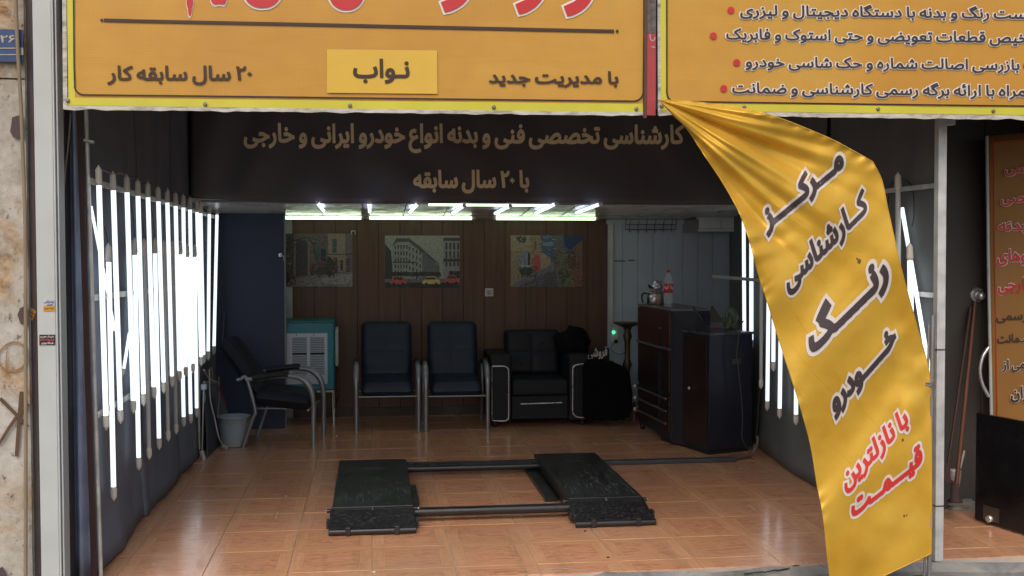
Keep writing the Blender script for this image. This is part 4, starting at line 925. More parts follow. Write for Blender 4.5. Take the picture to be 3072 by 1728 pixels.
# coat heaped on the arm
mb = MB(); cc = at(1716, 1030, Y=SY + .35)
def coat(i, j):
    a = 2 * math.pi * i; e = math.pi * j - math.pi / 2; d = Vector((math.cos(e) * math.cos(a), math.cos(e) * math.sin(a), math.sin(e)))
    k = 1 + .28 * noise.noise(d * 1.8 + Vector((3, 1, 0))) + .12 * noise.noise(d * 5)
    z = max(-.11, d.z * .14 * k)
    return cc + Vector((d.x * .175 * k, d.y * .17 * k, z + .03 * (d.x > -.2) * max(0, d.z)))
mb.grid(coat, 40, 24); tag(make('coat', mb, mat('black_cloth', (.008, .008, .009), .95, var=.1, spec=.1)), 'crumpled black coat heaped on right arm of the sofa chair', 'coat')
# tall black case with lettering behind, and rounded black bag
gx0, gx1 = at(1762, 1060, Y=10.95).x, at(1828, 1060, Y=10.95).x
ca = thing('black_board', ((gx0 + gx1) / 2, 10.95, 0), 'black board with white lettering standing between sofa chair and pale wall', 'sign board')
mb = MB(); mb.span((gx0, 10.95, 0), (gx1, 10.98, at(1790, 1045, Y=10.95).z)); make('board', mb, blkm, ca)
lettering(ca, 'فروشی', (1763, 1071), (1822, 1066), 27, lambda u, v, o: at(u, v, Y=10.948 - o), .003, mat('white_vinyl_letters', (.75, .75, .73), .5, var=0), .035)
bgp = [(1757, 1262), (1757, 1150), (1757, 1092), (1790, 1086), (1840, 1088), (1872, 1100), (1892, 1130), (1900, 1180), (1897, 1230), (1886, 1254), (1850, 1264)]
mb = MB(); F0 = [at(u, v, Y=10.40) for u, v in bgp]; F1 = [p + Vector((0, .34, 0)) for p in F0]; n_ = len(F0)
mb.add(F0 + F1, [tuple(range(n_)), tuple(range(2 * n_ - 1, n_ - 1, -1))] + [(i, n_ + i, n_ + (i + 1) % n_, (i + 1) % n_) for i in range(n_)])
bg_ = thing('suitcase', at(1828, 1264, Y=10.5), 'large rounded black suitcase standing between the sofa chair and dark cabinet', 'suitcase')
for p in mb.v: p.z = max(p.z, .0)
make('body', mb, mat('black_fabric', (.006, .006, .007), .95, var=.1, spec=.1), bg_, bevel=.03, seg=4)
mb = MB(); q = at(1825, 1090, Y=10.55); mb.tube(smoothpath([q + Vector((-.06, 0, -.01)), q + Vector((-.04, 0, .018)), q + Vector((.04, 0, .018)), q + Vector((.06, 0, -.01))], 4), .008, 6); make('handle', mb, blkm, bg_)
mb = MB(); q = at(1902, 1262, Z=0)
mb.grid(lambda i, j: q + Vector((.05 * math.cos(2 * math.pi * i) * (1 - j * .75) * (1 + .15 * math.sin(9 * i)), .04 * math.sin(2 * math.pi * i) * (1 - j * .75), .19 * j)), 16, 8)
tag(make('plastic_bag', mb, mat('dusky_pink_plastic', (.20, .09, .09), .5)), 'small dusky pink plastic bag on floor beside the dark cabinet', 'bag')

# teal cooler on a stand
CY_ = 10.85
def cl(u, v, d=0): return at(u, v, Y=CY_ - d)
teal = mat('teal_plastic', (.015, .21, .27), .38, var=.06, scale=3); wpl = mat('grille_plastic', (.56, .60, .66), .4, var=.04)
cx0, cx1 = cl(838, 1050).x, cl(1003, 1050).x; cz1, cz0 = cl(900, 966).z, cl(900, 1172).z
co = thing('air_cooler', ((cx0 + cx1) / 2, CY_ + .2, 0), 'teal evaporative air cooler with white louvred panel on a thin metal stand', 'air cooler')
mb = MB(); mb.span((cx0, CY_, cz0), (cx1, CY_ + .42, cz1)); make('casing', mb, teal, co, bevel=.018, seg=3)
mb = MB(); mb.span((cx0 - .004, CY_ - .01, cz1 - .012), (cx1 + .004, CY_ + .425, cz1 + .012)); make('lid', mb, mat('teal_lid', (.03, .16, .17), .5), co, bevel=.008)
gx0, gx1, gz1, gz0 = cl(855, 1000).x, cl(982, 1000).x, cl(900, 1000).z, cl(900, 1152).z
cols = ((cl(869, 1).x, cl(913, 1).x), (cl(923, 1).x, cl(967, 1).x)); lz1, lz0 = cl(900, 1012).z, cl(900, 1126).z; yg = CY_ - .014
mb = MB()
for (a, b_) in ((gx0, cols[0][0]), (cols[0][1], cols[1][0]), (cols[1][1], gx1)): mb.span((a, yg, gz0), (b_, CY_ + .002, gz1))
for (a, b_) in cols: mb.span((a, yg, lz1), (b_, CY_ + .002, gz1)); mb.span((a, yg, gz0), (b_, CY_ + .002, lz0))
pn = make('louvre_panel', mb, wpl, co)
for (a, b_) in cols:
    mb = MB(); mb.span((a, CY_ - .006, lz0), (b_, CY_ - .001, lz1)); make('dark_recess', mb, blkm, co)
    for k in range(22):
        if k == 12: continue
        z = lz0 + (k + .5) * (lz1 - lz0) / 22; mb = MB(); mb.box(((a + b_) / 2, yg + .003, z), (b_ - a, .014, .0045), Matrix.Rotation(R(35), 3, 'X')); o = make('slat', mb, wpl, pn); 
for u in (889, 941): mb = MB(); p = cl(u, 1003, .016); mb.span(p + Vector((-.003, -.003, -.012)), p + Vector((.003, .003, .012))); make('lever', mb, blkm, co)
mb = MB(); p = Vector((cx1 + .002, CY_ + .12, cl(1008, 1043).z)); mb.span(p + Vector((0, -.08, -.19)), p + Vector((.035, .12, .19))); make('side_panel', mb, mat('cream_plastic', (.5, .5, .47), .4), co, bevel=.016, seg=3)
mb = MB(); p = cl(918, 968, .0); mb.box(p, (.04, .004, .008)); make('filler_hole', mb, blkm, co)
for x in (cx0 + .03, cx1 - .02):
    for y in (CY_ + .02, CY_ + .38): mb = MB(); mb.tube(smoothpath([(x + (.10 if x < 0 else -.10) * 0, y + .0, cz0 - .0), (x, y, cz0 - .02), (x + .006, y - .01, 0)], 4), .009, 8); make('stand_leg', mb, hw, co)
mb = MB(); mb.span((cx0 + .02, CY_ + .01, cz0 - .022), (cx1 - .01, CY_ + .40, cz0 - .002)); make('stand_top', mb, greym, co)
mb = MB(); mb.tube(smoothpath([(cx1 + .03, CY_ + .15, cz0 + .2), (cx1 + .045, CY_ + .2, cz0 - .1), (cx1 + .03, CY_ + .3, .25), (cx1 - .05, CY_ + .4, .05)], 6), .004, 6); make('power_cord', mb, WIRE, co)

def mute(c):
    l = lin(c); g = .3 * l[0] + .55 * l[1] + .15 * l[2]; return [(.58 * x + .42 * g) * .8 for x in l]
# posters (plain printed street views)
def poster(u0, v0, u1, v1, label, items, base):
    Yp = BW - .0165
    sf = lambda x, y, o: at(u0 + (u1 - u0) * x, v0 + (v1 - v0) * y, Y=Yp - o)
    t = thing('poster', sf(.5, 1, 0), label, 'poster')
    a, b_ = sf(0, 1, 0), sf(1, 0, 0); mb = MB(); mb.span((a.x, Yp, a.z), (b_.x, Yp + .0015, b_.z)); make('sheet', mb, mat('sheet_%d_%d_%d' % base, mute(base), .45, var=.1, scale=8), t)
    mats = []; idx = {}; mb = MB(); 
    for k, (c, pts) in enumerate(items):
        if c not in idx:
            idx[c] = len(mats); mats.append(mat('print_%d_%d_%d' % c, mute(c), .45, var=.28, scale=45))
        mb.cur = idx[c]; mb.add([sf(x, y, .0006 + .000015 * k) for x, y in pts], [tuple(range(len(pts)))[::-1]])
    make('printed_picture', mb, mats, t); return t
def rc(x0, y0, x1, y1): return [(x0, y0), (x1, y0), (x1, y1), (x0, y1)]
def blob(cx, cy, rx, ry, n=11, sd=1):
    q = random.Random(sd); return [(min(1, max(0, cx + rx * math.cos(2 * math.pi * k / n) * q.uniform(.75, 1.15))), min(1, max(0, cy + ry * math.sin(2 * math.pi * k / n) * q.uniform(.75, 1.15)))) for k in range(n)]
q = random.Random(21)
def specks(x0, y0, x1, y1, cols_, sx_, sy_, n_, test=None):
    out = []
    for _ in range(n_):
        x, y = q.uniform(x0, x1), q.uniform(y0, y1)
        if test and not test(x, y): continue
        a, b2 = sx_ * q.uniform(.4, 1.2), sy_ * q.uniform(.4, 1.2); sk = q.uniform(-.3, .3) * a
        P_ = [(x, y), (x + a, y + sk), (x + a + q.uniform(-.2, .2) * a, y + b2 + sk), (x + q.uniform(-.2, .2) * a, y + b2)]
        out.append((q.choice(cols_), [(min(1, max(0, u)), min(1, max(0, v))) for u, v in P_]))
    return out
# 1 stone lane with a violet door
it = [((96, 84, 80), rc(0, 0, .18, 1)), ((128, 112, 104), rc(.18, 0, .48, .8)), ((118, 104, 102), rc(.48, 0, .66, .75)), ((172, 140, 116), rc(.66, 0, .9, .72)), ((120, 112, 112), rc(.9, 0, 1, .72))]
for k in range(60): it.append(((q.choice([(108, 94, 88), (140, 122, 110), (88, 78, 74)])), rc(*(lambda x, y: (x, y, x + .05, y + .035))(q.uniform(0, .6), q.uniform(0, .75)))))
it += [((88, 70, 88), [(.2, .8), (.2, .2), (.24, .12), (.34, .12), (.38, .2), (.38, .78)]), ((150, 134, 122), rc(.18, .15, .205, .8)), ((150, 134, 122), rc(.375, .15, .40, .78)), ((48, 110, 120), rc(.49, .25, .56, .55)), ((40, 56, 72), rc(.56, .28, .63, .52)), ((48, 104, 104), rc(.72, .1, .78, .36)), ((110, 40, 52), rc(.74, .45, .79, .75)), ((36, 70, 66), rc(.83, .5, .87, .7)), ((120, 40, 50), rc(.92, .45, .96, .74)), ((64, 54, 58), rc(.66, .38, 1, .395)), ((150, 60, 66), blob(.56, .56, .08, .06, sd=2)), ((60, 84, 60), blob(.58, .72, .1, .1, sd=3)), ((110, 44, 50), blob(.44, .68, .04, .12, sd=4)), ((140, 132, 140), [(0, 1), (0, .9), (.4, .8), (1, .72), (1, 1)]), ((168, 160, 164), [(.5, .95), (.6, .82), (1, .76), (1, .95)]), ((44, 48, 44), blob(.05, .85, .08, .14, sd=5)), ((52, 60, 50), blob(.68, .62, .06, .2, sd=6))]
it += specks(0, 0, .18, 1, [(78, 70, 64), (104, 92, 84), (60, 62, 50)], .03, .03, 90) + specks(.4, .0, .66, .7, [(134, 118, 110), (104, 92, 92), (88, 80, 84)], .03, .02, 70) + specks(.66, .0, 1, .7, [(186, 152, 124), (150, 122, 104), (164, 140, 122)], .02, .012, 60)
it += specks(0, .8, 1, 1, [(150, 142, 150), (120, 114, 124), (176, 168, 172), (96, 92, 104)], .03, .018, 160, lambda x, y: y > 1.0 - .28 * x - .05) + specks(.5, .55, .8, .8, [(56, 84, 56), (80, 60, 60), (120, 44, 52), (40, 60, 48)], .022, .03, 60) + specks(.22, .2, .36, .76, [(80, 62, 84), (100, 82, 100)], .012, .12, 14)
it += [((60, 50, 48), [(.0, .2), (.2, .12), (.36, .06), (.5, .10), (.5, .115), (.36, .075), (.2, .135), (.0, .22)]), ((60, 50, 48), [(.4, .1), (.46, .2), (.5, .5), (.49, .5), (.45, .21), (.39, .11)])]
poster(843, 701, 1057, 860, 'poster of an old stone lane with violet door, left on boards', it, (120, 106, 100))
# 2 grey corner building with small cars
it = [((168, 172, 158), rc(0, 0, 1, .85)), ((58, 62, 68), [(0, .15), (.08, .3), (.12, .9), (0, .9)]), ((160, 162, 164), [(.10, .15), (.16, .06), (.32, .06), (.45, .2), (.62, .42), (.73, .58), (.73, .84), (.10, .84)]), ((84, 86, 90), [(.10, .17), (.16, .05), (.32, .05), (.46, .2), (.63, .42), (.74, .56), (.62, .46), (.44, .26), (.32, .12), (.16, .12), (.1, .2)]), ((110, 114, 120), [(.5, .32), (.73, .58), (.73, .84), (.5, .84)])]
for r_ in range(5):
    for k in range(9):
        x = .13 + k * .038 + (.0 if k < 5 else .01 * (k - 5)); it.append(((62, 66, 74), rc(x, .18 + r_ * .125 + max(0, k - 4) * .03, x + .018, .25 + r_ * .125 + max(0, k - 4) * .03)))
it += [((74, 76, 80), rc(.10, .50, .42, .525)), ((150, 152, 156), rc(.78, .06, 1, .80)), ((70, 72, 78), rc(.78, .04, 1, .10)), ((60, 64, 72), rc(.78, .44, 1, .50)), ((44, 46, 50), rc(.86, .68, 1, .82))]
for r_ in range(3):
    for k in range(4): it.append(((66, 70, 80), rc(.81 + k * .052, .14 + r_ * .16, .835 + k * .052, .27 + r_ * .16)))
it += [((50, 52, 56), rc(.1, .70, .74, .78)), ((52, 56, 64), rc(0, .88, 1, 1)), ((120, 122, 126), rc(0, .83, 1, .9)), ((40, 42, 48), [(.25, 1), (.45, .9), (.9, .9), (1, 1)])]
def pcar(x, y, w_, c): return [(c, [(x, y), (x, y - .05), (x + .04, y - .10), (x + w_ * .25, y - .15), (x + w_ * .7, y - .15), (x + w_ * .9, y - .08), (x + w_, y - .05), (x + w_, y)]), ((60, 60, 66), [(x + w_ * .26, y - .13), (x + w_ * .7, y - .13), (x + w_ * .82, y - .085), (x + w_ * .18, y - .085)]), ((30, 30, 32), [(x + w_ * .22 + .02 * math.cos(a), y + .03 * math.sin(a)) for a in [k * .7 for k in range(9)]]), ((30, 30, 32), [(x + w_ * .78 + .02 * math.cos(a), y + .03 * math.sin(a)) for a in [k * .7 for k in range(9)]])]
it += pcar(.07, .93, .22, (240, 24, 34)) + pcar(.50, .93, .24, (250, 196, 10)) + pcar(.79, .91, .21, (230, 24, 34))
it += specks(.1, .1, .74, .8, [(176, 178, 180), (128, 132, 138), (100, 104, 110)], .016, .012, 170, lambda x, y: y > .06 + max(0, x - .32) * 1.15 and y < .82) + specks(.12, .03, .7, .12, [(70, 72, 76), (96, 98, 100)], .01, .03, 30, lambda x, y: x < .36) + specks(.8, .08, .99, .8, [(172, 174, 178), (120, 124, 130), (84, 88, 94)], .014, .014, 60)
it += specks(.14, .72, .76, .85, [(40, 42, 46), (90, 92, 96), (150, 150, 152)], .012, .03, 60) + specks(0, .88, 1, 1, [(70, 74, 82), (44, 48, 54), (110, 112, 116)], .05, .008, 60, lambda x, y: y > .94) + specks(.35, .12, .75, .6, [(92, 94, 98), (120, 122, 126)], .012, .02, 50, lambda x, y: abs(y - (.10 + (x - .3) * 1.05)) < .03)
poster(1155, 707, 1379, 863, 'poster of grey corner buildings with red and yellow cars, middle on boards', it, (150, 152, 150))
# 3 sunny lane with blue sky
it = [((60, 104, 168), rc(.38, 0, 1, .5)), ((120, 160, 200), blob(.52, .17, .1, .05, sd=8)), ((172, 140, 100), [(0, 0), (.42, 0), (.42, .55), (.3, .95), (0, 1)]), ((188, 158, 112), rc(0, .0, .28, .3)), ((120, 112, 110), [(.60, .0), (.72, .0), (.74, .6), (.62, .6)]), ((158, 96, 60), [(.88, .22), (1, .1), (1, 1), (.86, 1)]), ((34, 62, 130), [(.74, .0), (1, .0), (1, .08), (.84, .28), (.76, .22)]), ((188, 158, 116), [(.42, .3), (.56, .45), (.56, .6), (.42, .66)]), ((230, 20, 24), [(.31, .38), (.41, .4), (.41, .70), (.31, .74)]), ((170, 36, 40), rc(.33, .12, .36, .28)), ((120, 150, 190), [(.13, .58), (.13, .34), (.18, .29), (.23, .3), (.25, .36), (.25, .58)]), ((70, 50, 66), [(.24, .32), (.27, .36), (.27, .62), (.24, .6)]), ((206, 206, 206), rc(.12, .58, .27, .62)), ((56, 90, 50), blob(.22, .7, .11, .09, sd=9)), ((60, 92, 60), blob(.15, .08, .07, .08, sd=10)), ((130, 130, 64), blob(.73, .4, .09, .14, sd=11)), ((88, 104, 46), blob(.74, .8, .11, .16, sd=12)), ((116, 66, 50), blob(.85, .5, .07, .2, sd=13)), ((128, 124, 150), [(0, 1), (.05, .92), (.4, .7), (.56, .58), (.64, .6), (.72, 1)]), ((96, 92, 116), [(.1, 1), (.5, .72), (.62, .7), (.66, 1)]), ((140, 146, 70), blob(.82, .9, .07, .08, sd=14))]
it += specks(0, 0, .42, .6, [(186, 154, 112), (156, 124, 88), (140, 110, 84), (200, 170, 126)], .03, .02, 120, lambda x, y: not (.12 < x < .28 and .28 < y < .62) and not (.3 < x < .42 and y > .36)) + specks(.6, .28, .88, .62, [(110, 124, 56), (140, 146, 76), (74, 92, 44), (96, 70, 60)], .02, .025, 120) + specks(.62, .62, .86, .98, [(84, 104, 48), (130, 134, 64), (60, 80, 40), (150, 140, 80)], .022, .028, 130) + specks(.1, .58, .36, .8, [(52, 80, 48), (74, 100, 56), (40, 62, 40)], .022, .022, 70)
it += specks(.05, .6, .72, 1, [(116, 112, 138), (140, 136, 158), (92, 90, 114), (150, 144, 160)], .03, .012, 200, lambda x, y: y > .62 + .3 * max(0, (.5 - x)) * 1.9 and x < .74) + specks(.86, .25, 1, 1, [(164, 104, 66), (130, 78, 54), (110, 62, 50)], .02, .03, 60) + specks(.13, .33, .24, .58, [(200, 210, 226), (90, 110, 160)], .006, .22, 5) + specks(.42, .32, .6, .64, [(200, 172, 130), (120, 104, 92), (160, 140, 120)], .014, .02, 50) + specks(.38, .0, .6, .3, [(84, 124, 184), (150, 184, 214)], .05, .015, 24, lambda x, y: x > .43)
poster(1532, 706, 1747, 861, 'poster of a sunny cobbled lane under blue sky, right on boards', it, (150, 130, 104))
# wall socket, small hook tag
q = at(1467, 877, Y=BW - .013); t = thing('light_switch', q, 'square white light switch on the brown boards above the navy chairs', 'switch')
mb = MB(); mb.box(q, (.088, .012, .084)); make('frame', mb, MATS['white_plastic'], t, bevel=.004); mb = MB(); mb.box(q + Vector((0, -.009, 0)), (.05, .008, .048)); make('rocker', mb, mat('grey_plastic', (.38, .38, .37), .4), t, bevel=.003)
mb = MB(); mb.box(q + Vector((0, -.014, -.014)), (.02, .002, .005)); make('marker', mb, blkm, t)
q = at(1060, 697, Y=BW - .02); mb = MB(); mb.tube(smoothpath([q + Vector((-.018, 0, -.02)), q + Vector((-.018, -.01, .012)), q + Vector((.018, -.01, .012)), q + Vector((.018, 0, -.02))], 5), .006, 6); tag(make('wall_clip', mb, MATS['white_plastic']), 'small white clip on boards above the left poster corner', 'clip')
# socket with green light, plug and cord
q = at(1844, 1000, Y=BW - .02); t = thing('wall_socket', q, 'white wall socket with glowing green pilot light left of the dark cabinet', 'socket')
mb = MB(); mb.box(q + Vector((0, 0, -.01)), (.075, .02, .16)); make('plate', mb, MATS['white_plastic'], t, bevel=.005)
mb = MB(); mb.ball(at(1841, 997, Y=BW - .035), (.018, .008, .018), 12, 8); make('pilot_light', mb, mat('green_led', (.02, .3, .1), .3, var=0, emit=(.05, 1., .35), estr=1.6), t)
mb = MB(); mb.ball(at(1848, 1024, Y=BW - .045), (.022, .025, .022)); make('plug', mb, blkm, t)
mb = MB(); mb.tube(smoothpath([at(1845, 1027, Y=BW - .05), at(1832, 1042, Y=BW - .05), at(1840, 1056, Y=BW - .05), at(1862, 1063, Y=BW - .05), at(1880, 1052, Y=BW - .08)], 6), .003, 5); make('cord', mb, WIRE, t)
mb = MB(); mb.tube(smoothpath([at(1829, 942, Y=BW - .02), at(1832, 960, Y=BW - .02), at(1838, 985, Y=BW - .02)], 5), .002, 5); make('cord', mb, WIRE, t)
# bronze pedestal
q = at(1882, 1100, Y=10.95); zp = at(1882, 967, Y=10.95).z; t = thing('pedestal', (q.x, 10.95, 0), 'dark bronze turned pedestal stand left of the tall cabinet', 'pedestal')
k_ = zp; mb = MB(); mb.lathe([(.0, 0), (.13, 0), (.12, .03), (.05, .06), (.03, .15), (.028, k_ * .5), (.05, k_ * .56), (.028, k_ * .62), (.03, k_ * .8), (.048, k_ * .86), (.03, k_ * .91), (.05, k_ * .95)], (q.x, 10.95, 0), 20); make('stem', mb, mat('bronze', (.10, .075, .05), .4, metal=.5, var=.3), t)
mb = MB(); mb.lathe([(0, k_ * .945), (.05, k_ * .95), (.12, k_ - .02), (.15, k_ - .005), (.15, k_), (0, k_)], (q.x, 10.95, 0), 20); make('dish', mb, MATS['bronze'], t)

# coat rack under the cornice
Yr = BW - .05; iron = mat('black_iron', (.03, .03, .03), .5)
t = thing('coat_rack', at(1950, 690, Y=Yr), 'black wire coat rack with six hooks high on the pale panels', 'coat rack')
P_ = lambda u, v, d=0: at(u, v, Y=Yr - d)
mb = MB(); mb.tube([P_(1880, 645), P_(1876, 689), P_(2027, 689), P_(2029, 645)], .005, 6); mb.tube([P_(1879, 674), P_(2028, 674)], .004, 6); make('frame', mb, iron, t)
for k in range(6):
    u = 1893 + k * 25.2; mb = MB(); mb.tube(smoothpath([P_(u, 659, .03), P_(u - 3, 670, .005), P_(u - 5, 688, .01), P_(u - 4, 696, .03), P_(u - 0, 695, .05)], 4), .0035, 6); make('hook', mb, iron, t)
# pale unit on the right, under the ceiling
t = thing('wall_cabinet', at(2130, 700, Y=10.6), 'small pale wall cabinet with two flat doors just under the ceiling', 'wall cabinet')
cab = mat('tube_lit_laminate', (.74, .80, .75), .4, var=.05); Yc = 11.05  # white doors, with the greenish tube light put into their colour
a, b_ = at(2096, 697, Y=Yc), at(2222, 640, Y=Yc); zt_ = min(b_.z, CEIL - .002); bxr = b_.x
mb = MB(); mb.hexa([(a.x, Yc, a.z), (bxr, Yc, a.z), (bxr, Yc, zt_), (a.x, Yc, zt_)], [(a.x - .06, BW - .012, a.z), (bxr, BW - .012, a.z), (bxr, BW - .012, zt_), (a.x - .06, BW - .012, zt_)]); make('carcass', mb, mat('grey_laminate', (.28, .28, .27), .5), t)
m0, m1, mm = at(2096, 692, Y=Yc - .01), at(2220, 648, Y=Yc - .01), at(2163, 670, Y=Yc - .01)
for xa, xb in ((m0.x + .004, mm.x - .003), (mm.x + .003, bxr - .004)):
    mb = MB(); mb.span((xa, Yc - .014, m0.z + .022), (xb, Yc - .001, m1.z - .018)); make('door', mb, cab, t, bevel=.002)
mb = MB(); mb.span((m0.x - .006, Yc - .018, m0.z - .008), (bxr, Yc - .001, m0.z + .018)); make('rail', mb, cab, t); mb = MB(); mb.span((m0.x - .02, Yc - .022, m1.z - .014), (bxr, Yc - .001, min(m1.z + .012, CEIL - .003))); make('rail', mb, cab, t)
q = at(2160, 630, Y=10.0); q.z = cz(10.0) - .002; mb = MB(); mb.lathe([(0, 0), (.05, 0), (.045, -.012), (.02, -.03), (0, -.035)], q, 16); mb.ball(q + Vector((.03, 0, -.03)), .012, 8, 6); tag(make('ceiling_sensor', mb, hw), 'small round chrome fitting on the ceiling above the pale wall cabinet', 'ceiling fitting')
# handwriting scrawl on the pale wall
t = None
mb = MB(); wsf = lambda u, v, o: at(u, v, Y=BW - .0125 - o)
for (u0, u1, vv) in ((1843, 1876, 783), (1885, 1903, 781)):
    pts_ = [(u0 + (u1 - u0) * k / 16, vv + (2.5 if k % 2 else -2.5) * (.4 + random.random() * .6)) for k in range(17)]; stroke(mb, pts_, 2.2, 2.0, wsf, .0005, n=2)
make('scrawl', mb, mat('pencil', (.06, .06, .08), .8, var=0), back)

# ---- tall cabinet with drop front and rails
wdk = mat('dark_mahogany', (.030, .016, .014), .35, var=.3, scale=3); wred = mat('red_mahogany', (.065, .024, .017), .35, var=.35, scale=4); side = mat('tube_lit_lacquer', (.024, .023, .032), .42, var=.12)  # blue cast of side is the tube light falling on it, put into the colour
A0, A1 = at(1916, 1284, Z=0), at(2012, 1335, Z=0)
dv = (A1 - A0).normalized(); nv = Vector((dv.y, -dv.x, 0)) * -1
if nv.y < 0: nv = -nv                       # pointing into the room behind the front
dep = .36; ztA = at(2008, 925, X=A1.x).z if False else at(2010, 927, Y=A1.y).z
cabA = thing('tall_cabinet', (A0 + A1) / 2, 'tall dark mahogany cabinet with drop front and three rails, bottle on top', 'cabinet')
def loc(a, d, z): p = A0 + dv * a + nv * d; return Vector((p.x, p.y, z))
W_ = (A1 - A0).length
def slab(mb, a0, a1, d0, d1, z0, z1): mb.hexa([loc(a0, d0, z0), loc(a1, d0, z0), loc(a1, d0, z1), loc(a0, d0, z1)], [loc(a0, d1, z0), loc(a1, d1, z0), loc(a1, d1, z1), loc(a0, d1, z1)]); return mb
make('carcass', slab(MB(), 0, W_, .0, dep, .05, ztA - .02), side, cabA, bevel=.003)
make('top', slab(MB(), -.01, W_ + .01, -.012, dep + .01, ztA - .0199, ztA), mat('worn_grey_top', (.16, .15, .15), .4), cabA, bevel=.003)
zd = ztA * .715
make('drop_door', slab(MB(), .012, W_ - .012, -.016, -.001, zd, ztA - .03), wred, cabA, bevel=.003)
make('shelf_edge', slab(MB(), .006, W_ - .002, -.028, -.001, zd - .024, zd - .004), mat('edge_strip', (.15, .12, .11), .35), cabA)
make('lower_door', slab(MB(), .012, W_ - .012, -.014, -.001, .46, zd - .03), wdk, cabA, bevel=.003)
for k, z in enumerate((.38, .27, .16)):
    make('drawer', slab(MB(), .012, W_ - .012, -.014, -.001, z - .05, z + .05), wdk, cabA, bevel=.003)
    mb = MB(); mb.tube([loc(.04, -.045, z + .03), loc(W_ - .01, -.045, z + .03)], .011, 10); make('rail_handle', mb, mat('dull_steel', (.22, .21, .21), .35, metal=.7), cabA)
    mb = MB(); mb.ball(loc(.04, -.045, z + .03), .024, 12, 8); make('end_ball', mb, chrome, cabA)
for a_ in (.03, W_ - .03):
    mb = MB(); mb.lathe([(0, 0), (.022, 0), (.026, .03), (.016, .05), (0, .05)], loc(a_, .03, 0), 10); make('foot', mb, wdk, cabA)
# sloping filler between the cabinets
B0, B1_, B2_ = at(2052, 1342, Z=0), at(2126, 1366, Z=0), at(2268, 1352, Z=0)
zB = at(2126, 1000, Y=B1_.y).z
fillp = [loc(W_ + .004, .01, 0), B0 + Vector((.01, -.0, 0)), B0 + Vector((.12, .34, 0)), loc(W_ + .004, dep, 0)]
mb = MB(); mb.prism([(p.x, p.y) for p in fillp], .02, [ztA - .03, ztA - .16, ztA - .2, ztA - .06]); t = thing('side_panel', (fillp[0].x, fillp[0].y, 0), 'dark lacquered panel with sloping top between tall and low cabinets', 'panel'); make('panel', mb, side, t, bevel=.003)
# ---- low cabinet
cabB = thing('low_cabinet', B1_, 'low dark blue-black cabinet with cluttered top beside right tube wall', 'cabinet')
e1 = (B2_ - B1_); e1.z = 0; wB = min(e1.length, rwx(B1_.y) - .08 - B1_.x); e1.normalize(); nB = Vector((-e1.y, e1.x, 0))
B3 = B1_ + e1 * wB
def q2(p): return (p.x, p.y)
foot = [q2(B1_), q2(B3), q2(B3 + nB * .5), q2(B0 + nB * .42), q2(B0)]
cen_ = sum((Vector((*p, 0)) for p in foot), Vector()) / 5
def grow(k): return [q2(cen_ + (Vector((*p, 0)) - cen_) * k) for p in foot]
blu = mat('navy_lacquer', (.018, .019, .032), .42, var=.12)
mb = MB(); mb.prism(foot, .04, zB - .02); make('carcass', mb, blu, cabB, bevel=.003)
mb = MB(); mb.prism(grow(.93), 0, .0399); make('plinth', mb, blkm, cabB)
mb = MB(); mb.prism(grow(1.03), zB - .0199, zB); make('top', mb, mat('slate_top', (.07, .07, .09), .3), cabB, bevel=.003)
d0_ = (B1_ - B0); n0_ = Vector((d0_.y, -d0_.x, 0)).normalized()
if n0_.x > 0: n0_ = -n0_
n0_ = Vector((d0_.y, -d0_.x, 0)).normalized(); n0_ = n0_ if n0_.dot(cen_ - B0) < 0 else -n0_
z_ = zB
mb = MB(); pA, pB = B0 + d0_ * .06 + n0_ * .012, B1_ - d0_ * .06 + n0_ * .012
mb.hexa([(pA.x, pA.y, .08), (pB.x, pB.y, .08), (pB.x, pB.y, z_ - .04), (pA.x, pA.y, z_ - .04)], [tuple(Vector((pA.x, pA.y, .08)) - n0_ * .011), tuple(Vector((pB.x, pB.y, .08)) - n0_ * .011), tuple(Vector((pB.x, pB.y, z_ - .04)) - n0_ * .011), tuple(Vector((pA.x, pA.y, z_ - .04)) - n0_ * .011)]); make('door', mb, wdk, cabB, bevel=.002)
kp = B0 + d0_ * .32 + n0_ * .03; mb = MB(); mb.ball((kp.x, kp.y, at(2081, 1164, Y=kp.y).z), .014, 10, 8); make('knob', mb, chrome, cabB)
mf = -nB
g_ = B1_ + e1 * wB * .62 + mf * .003; mb = MB(); mb.box((g_.x, g_.y, at(2200, 1085, Y=g_.y).z), (.095, .006, .045), Matrix.Rotation(math.atan2(e1.y, e1.x), 3, 'Z')); make('vent', mb, mat('dark_grille', (.06, .055, .05), .6), cabB)
# hose along the cabinet to the floor strip
mb = MB(); y_ = B1_.y - .03
hz = [at(2230, 963, Y=y_ + .05), at(2221, 985, Y=y_), at(2210, 1060, Y=y_ - .01), at(2219, 1140, Y=y_ - .01), at(2228, 1250, Y=y_ - .01), at(2226, 1310, Y=y_ - .01), at(2240, 1345, Y=y_ - .02)]
mb.tube(smoothpath(hz, 6), .005, 6); tag(make('air_hose', mb, mat('dark_hose', (.05, .048, .045), .5)), 'thin dark hose hanging down front of the low cabinet', 'hose')
mb = MB(); mb.tube(smoothpath([at(2273, 1310, Y=8.75), at(2272, 1332, Y=8.7), at(2262, 1352, Y=8.66), at(2240, 1368, Z=.02), at(2200, 1378, Z=.02)], 8), .012, 8); mb.ball(at(2266, 1340, Y=8.7), .02, 8, 6); tag(make('flexible_pipe', mb, mat('grey_flex_pipe', (.2, .19, .18), .4, metal=.4)), 'grey flexible pipe curving from wall corner to the floor strip', 'pipe')

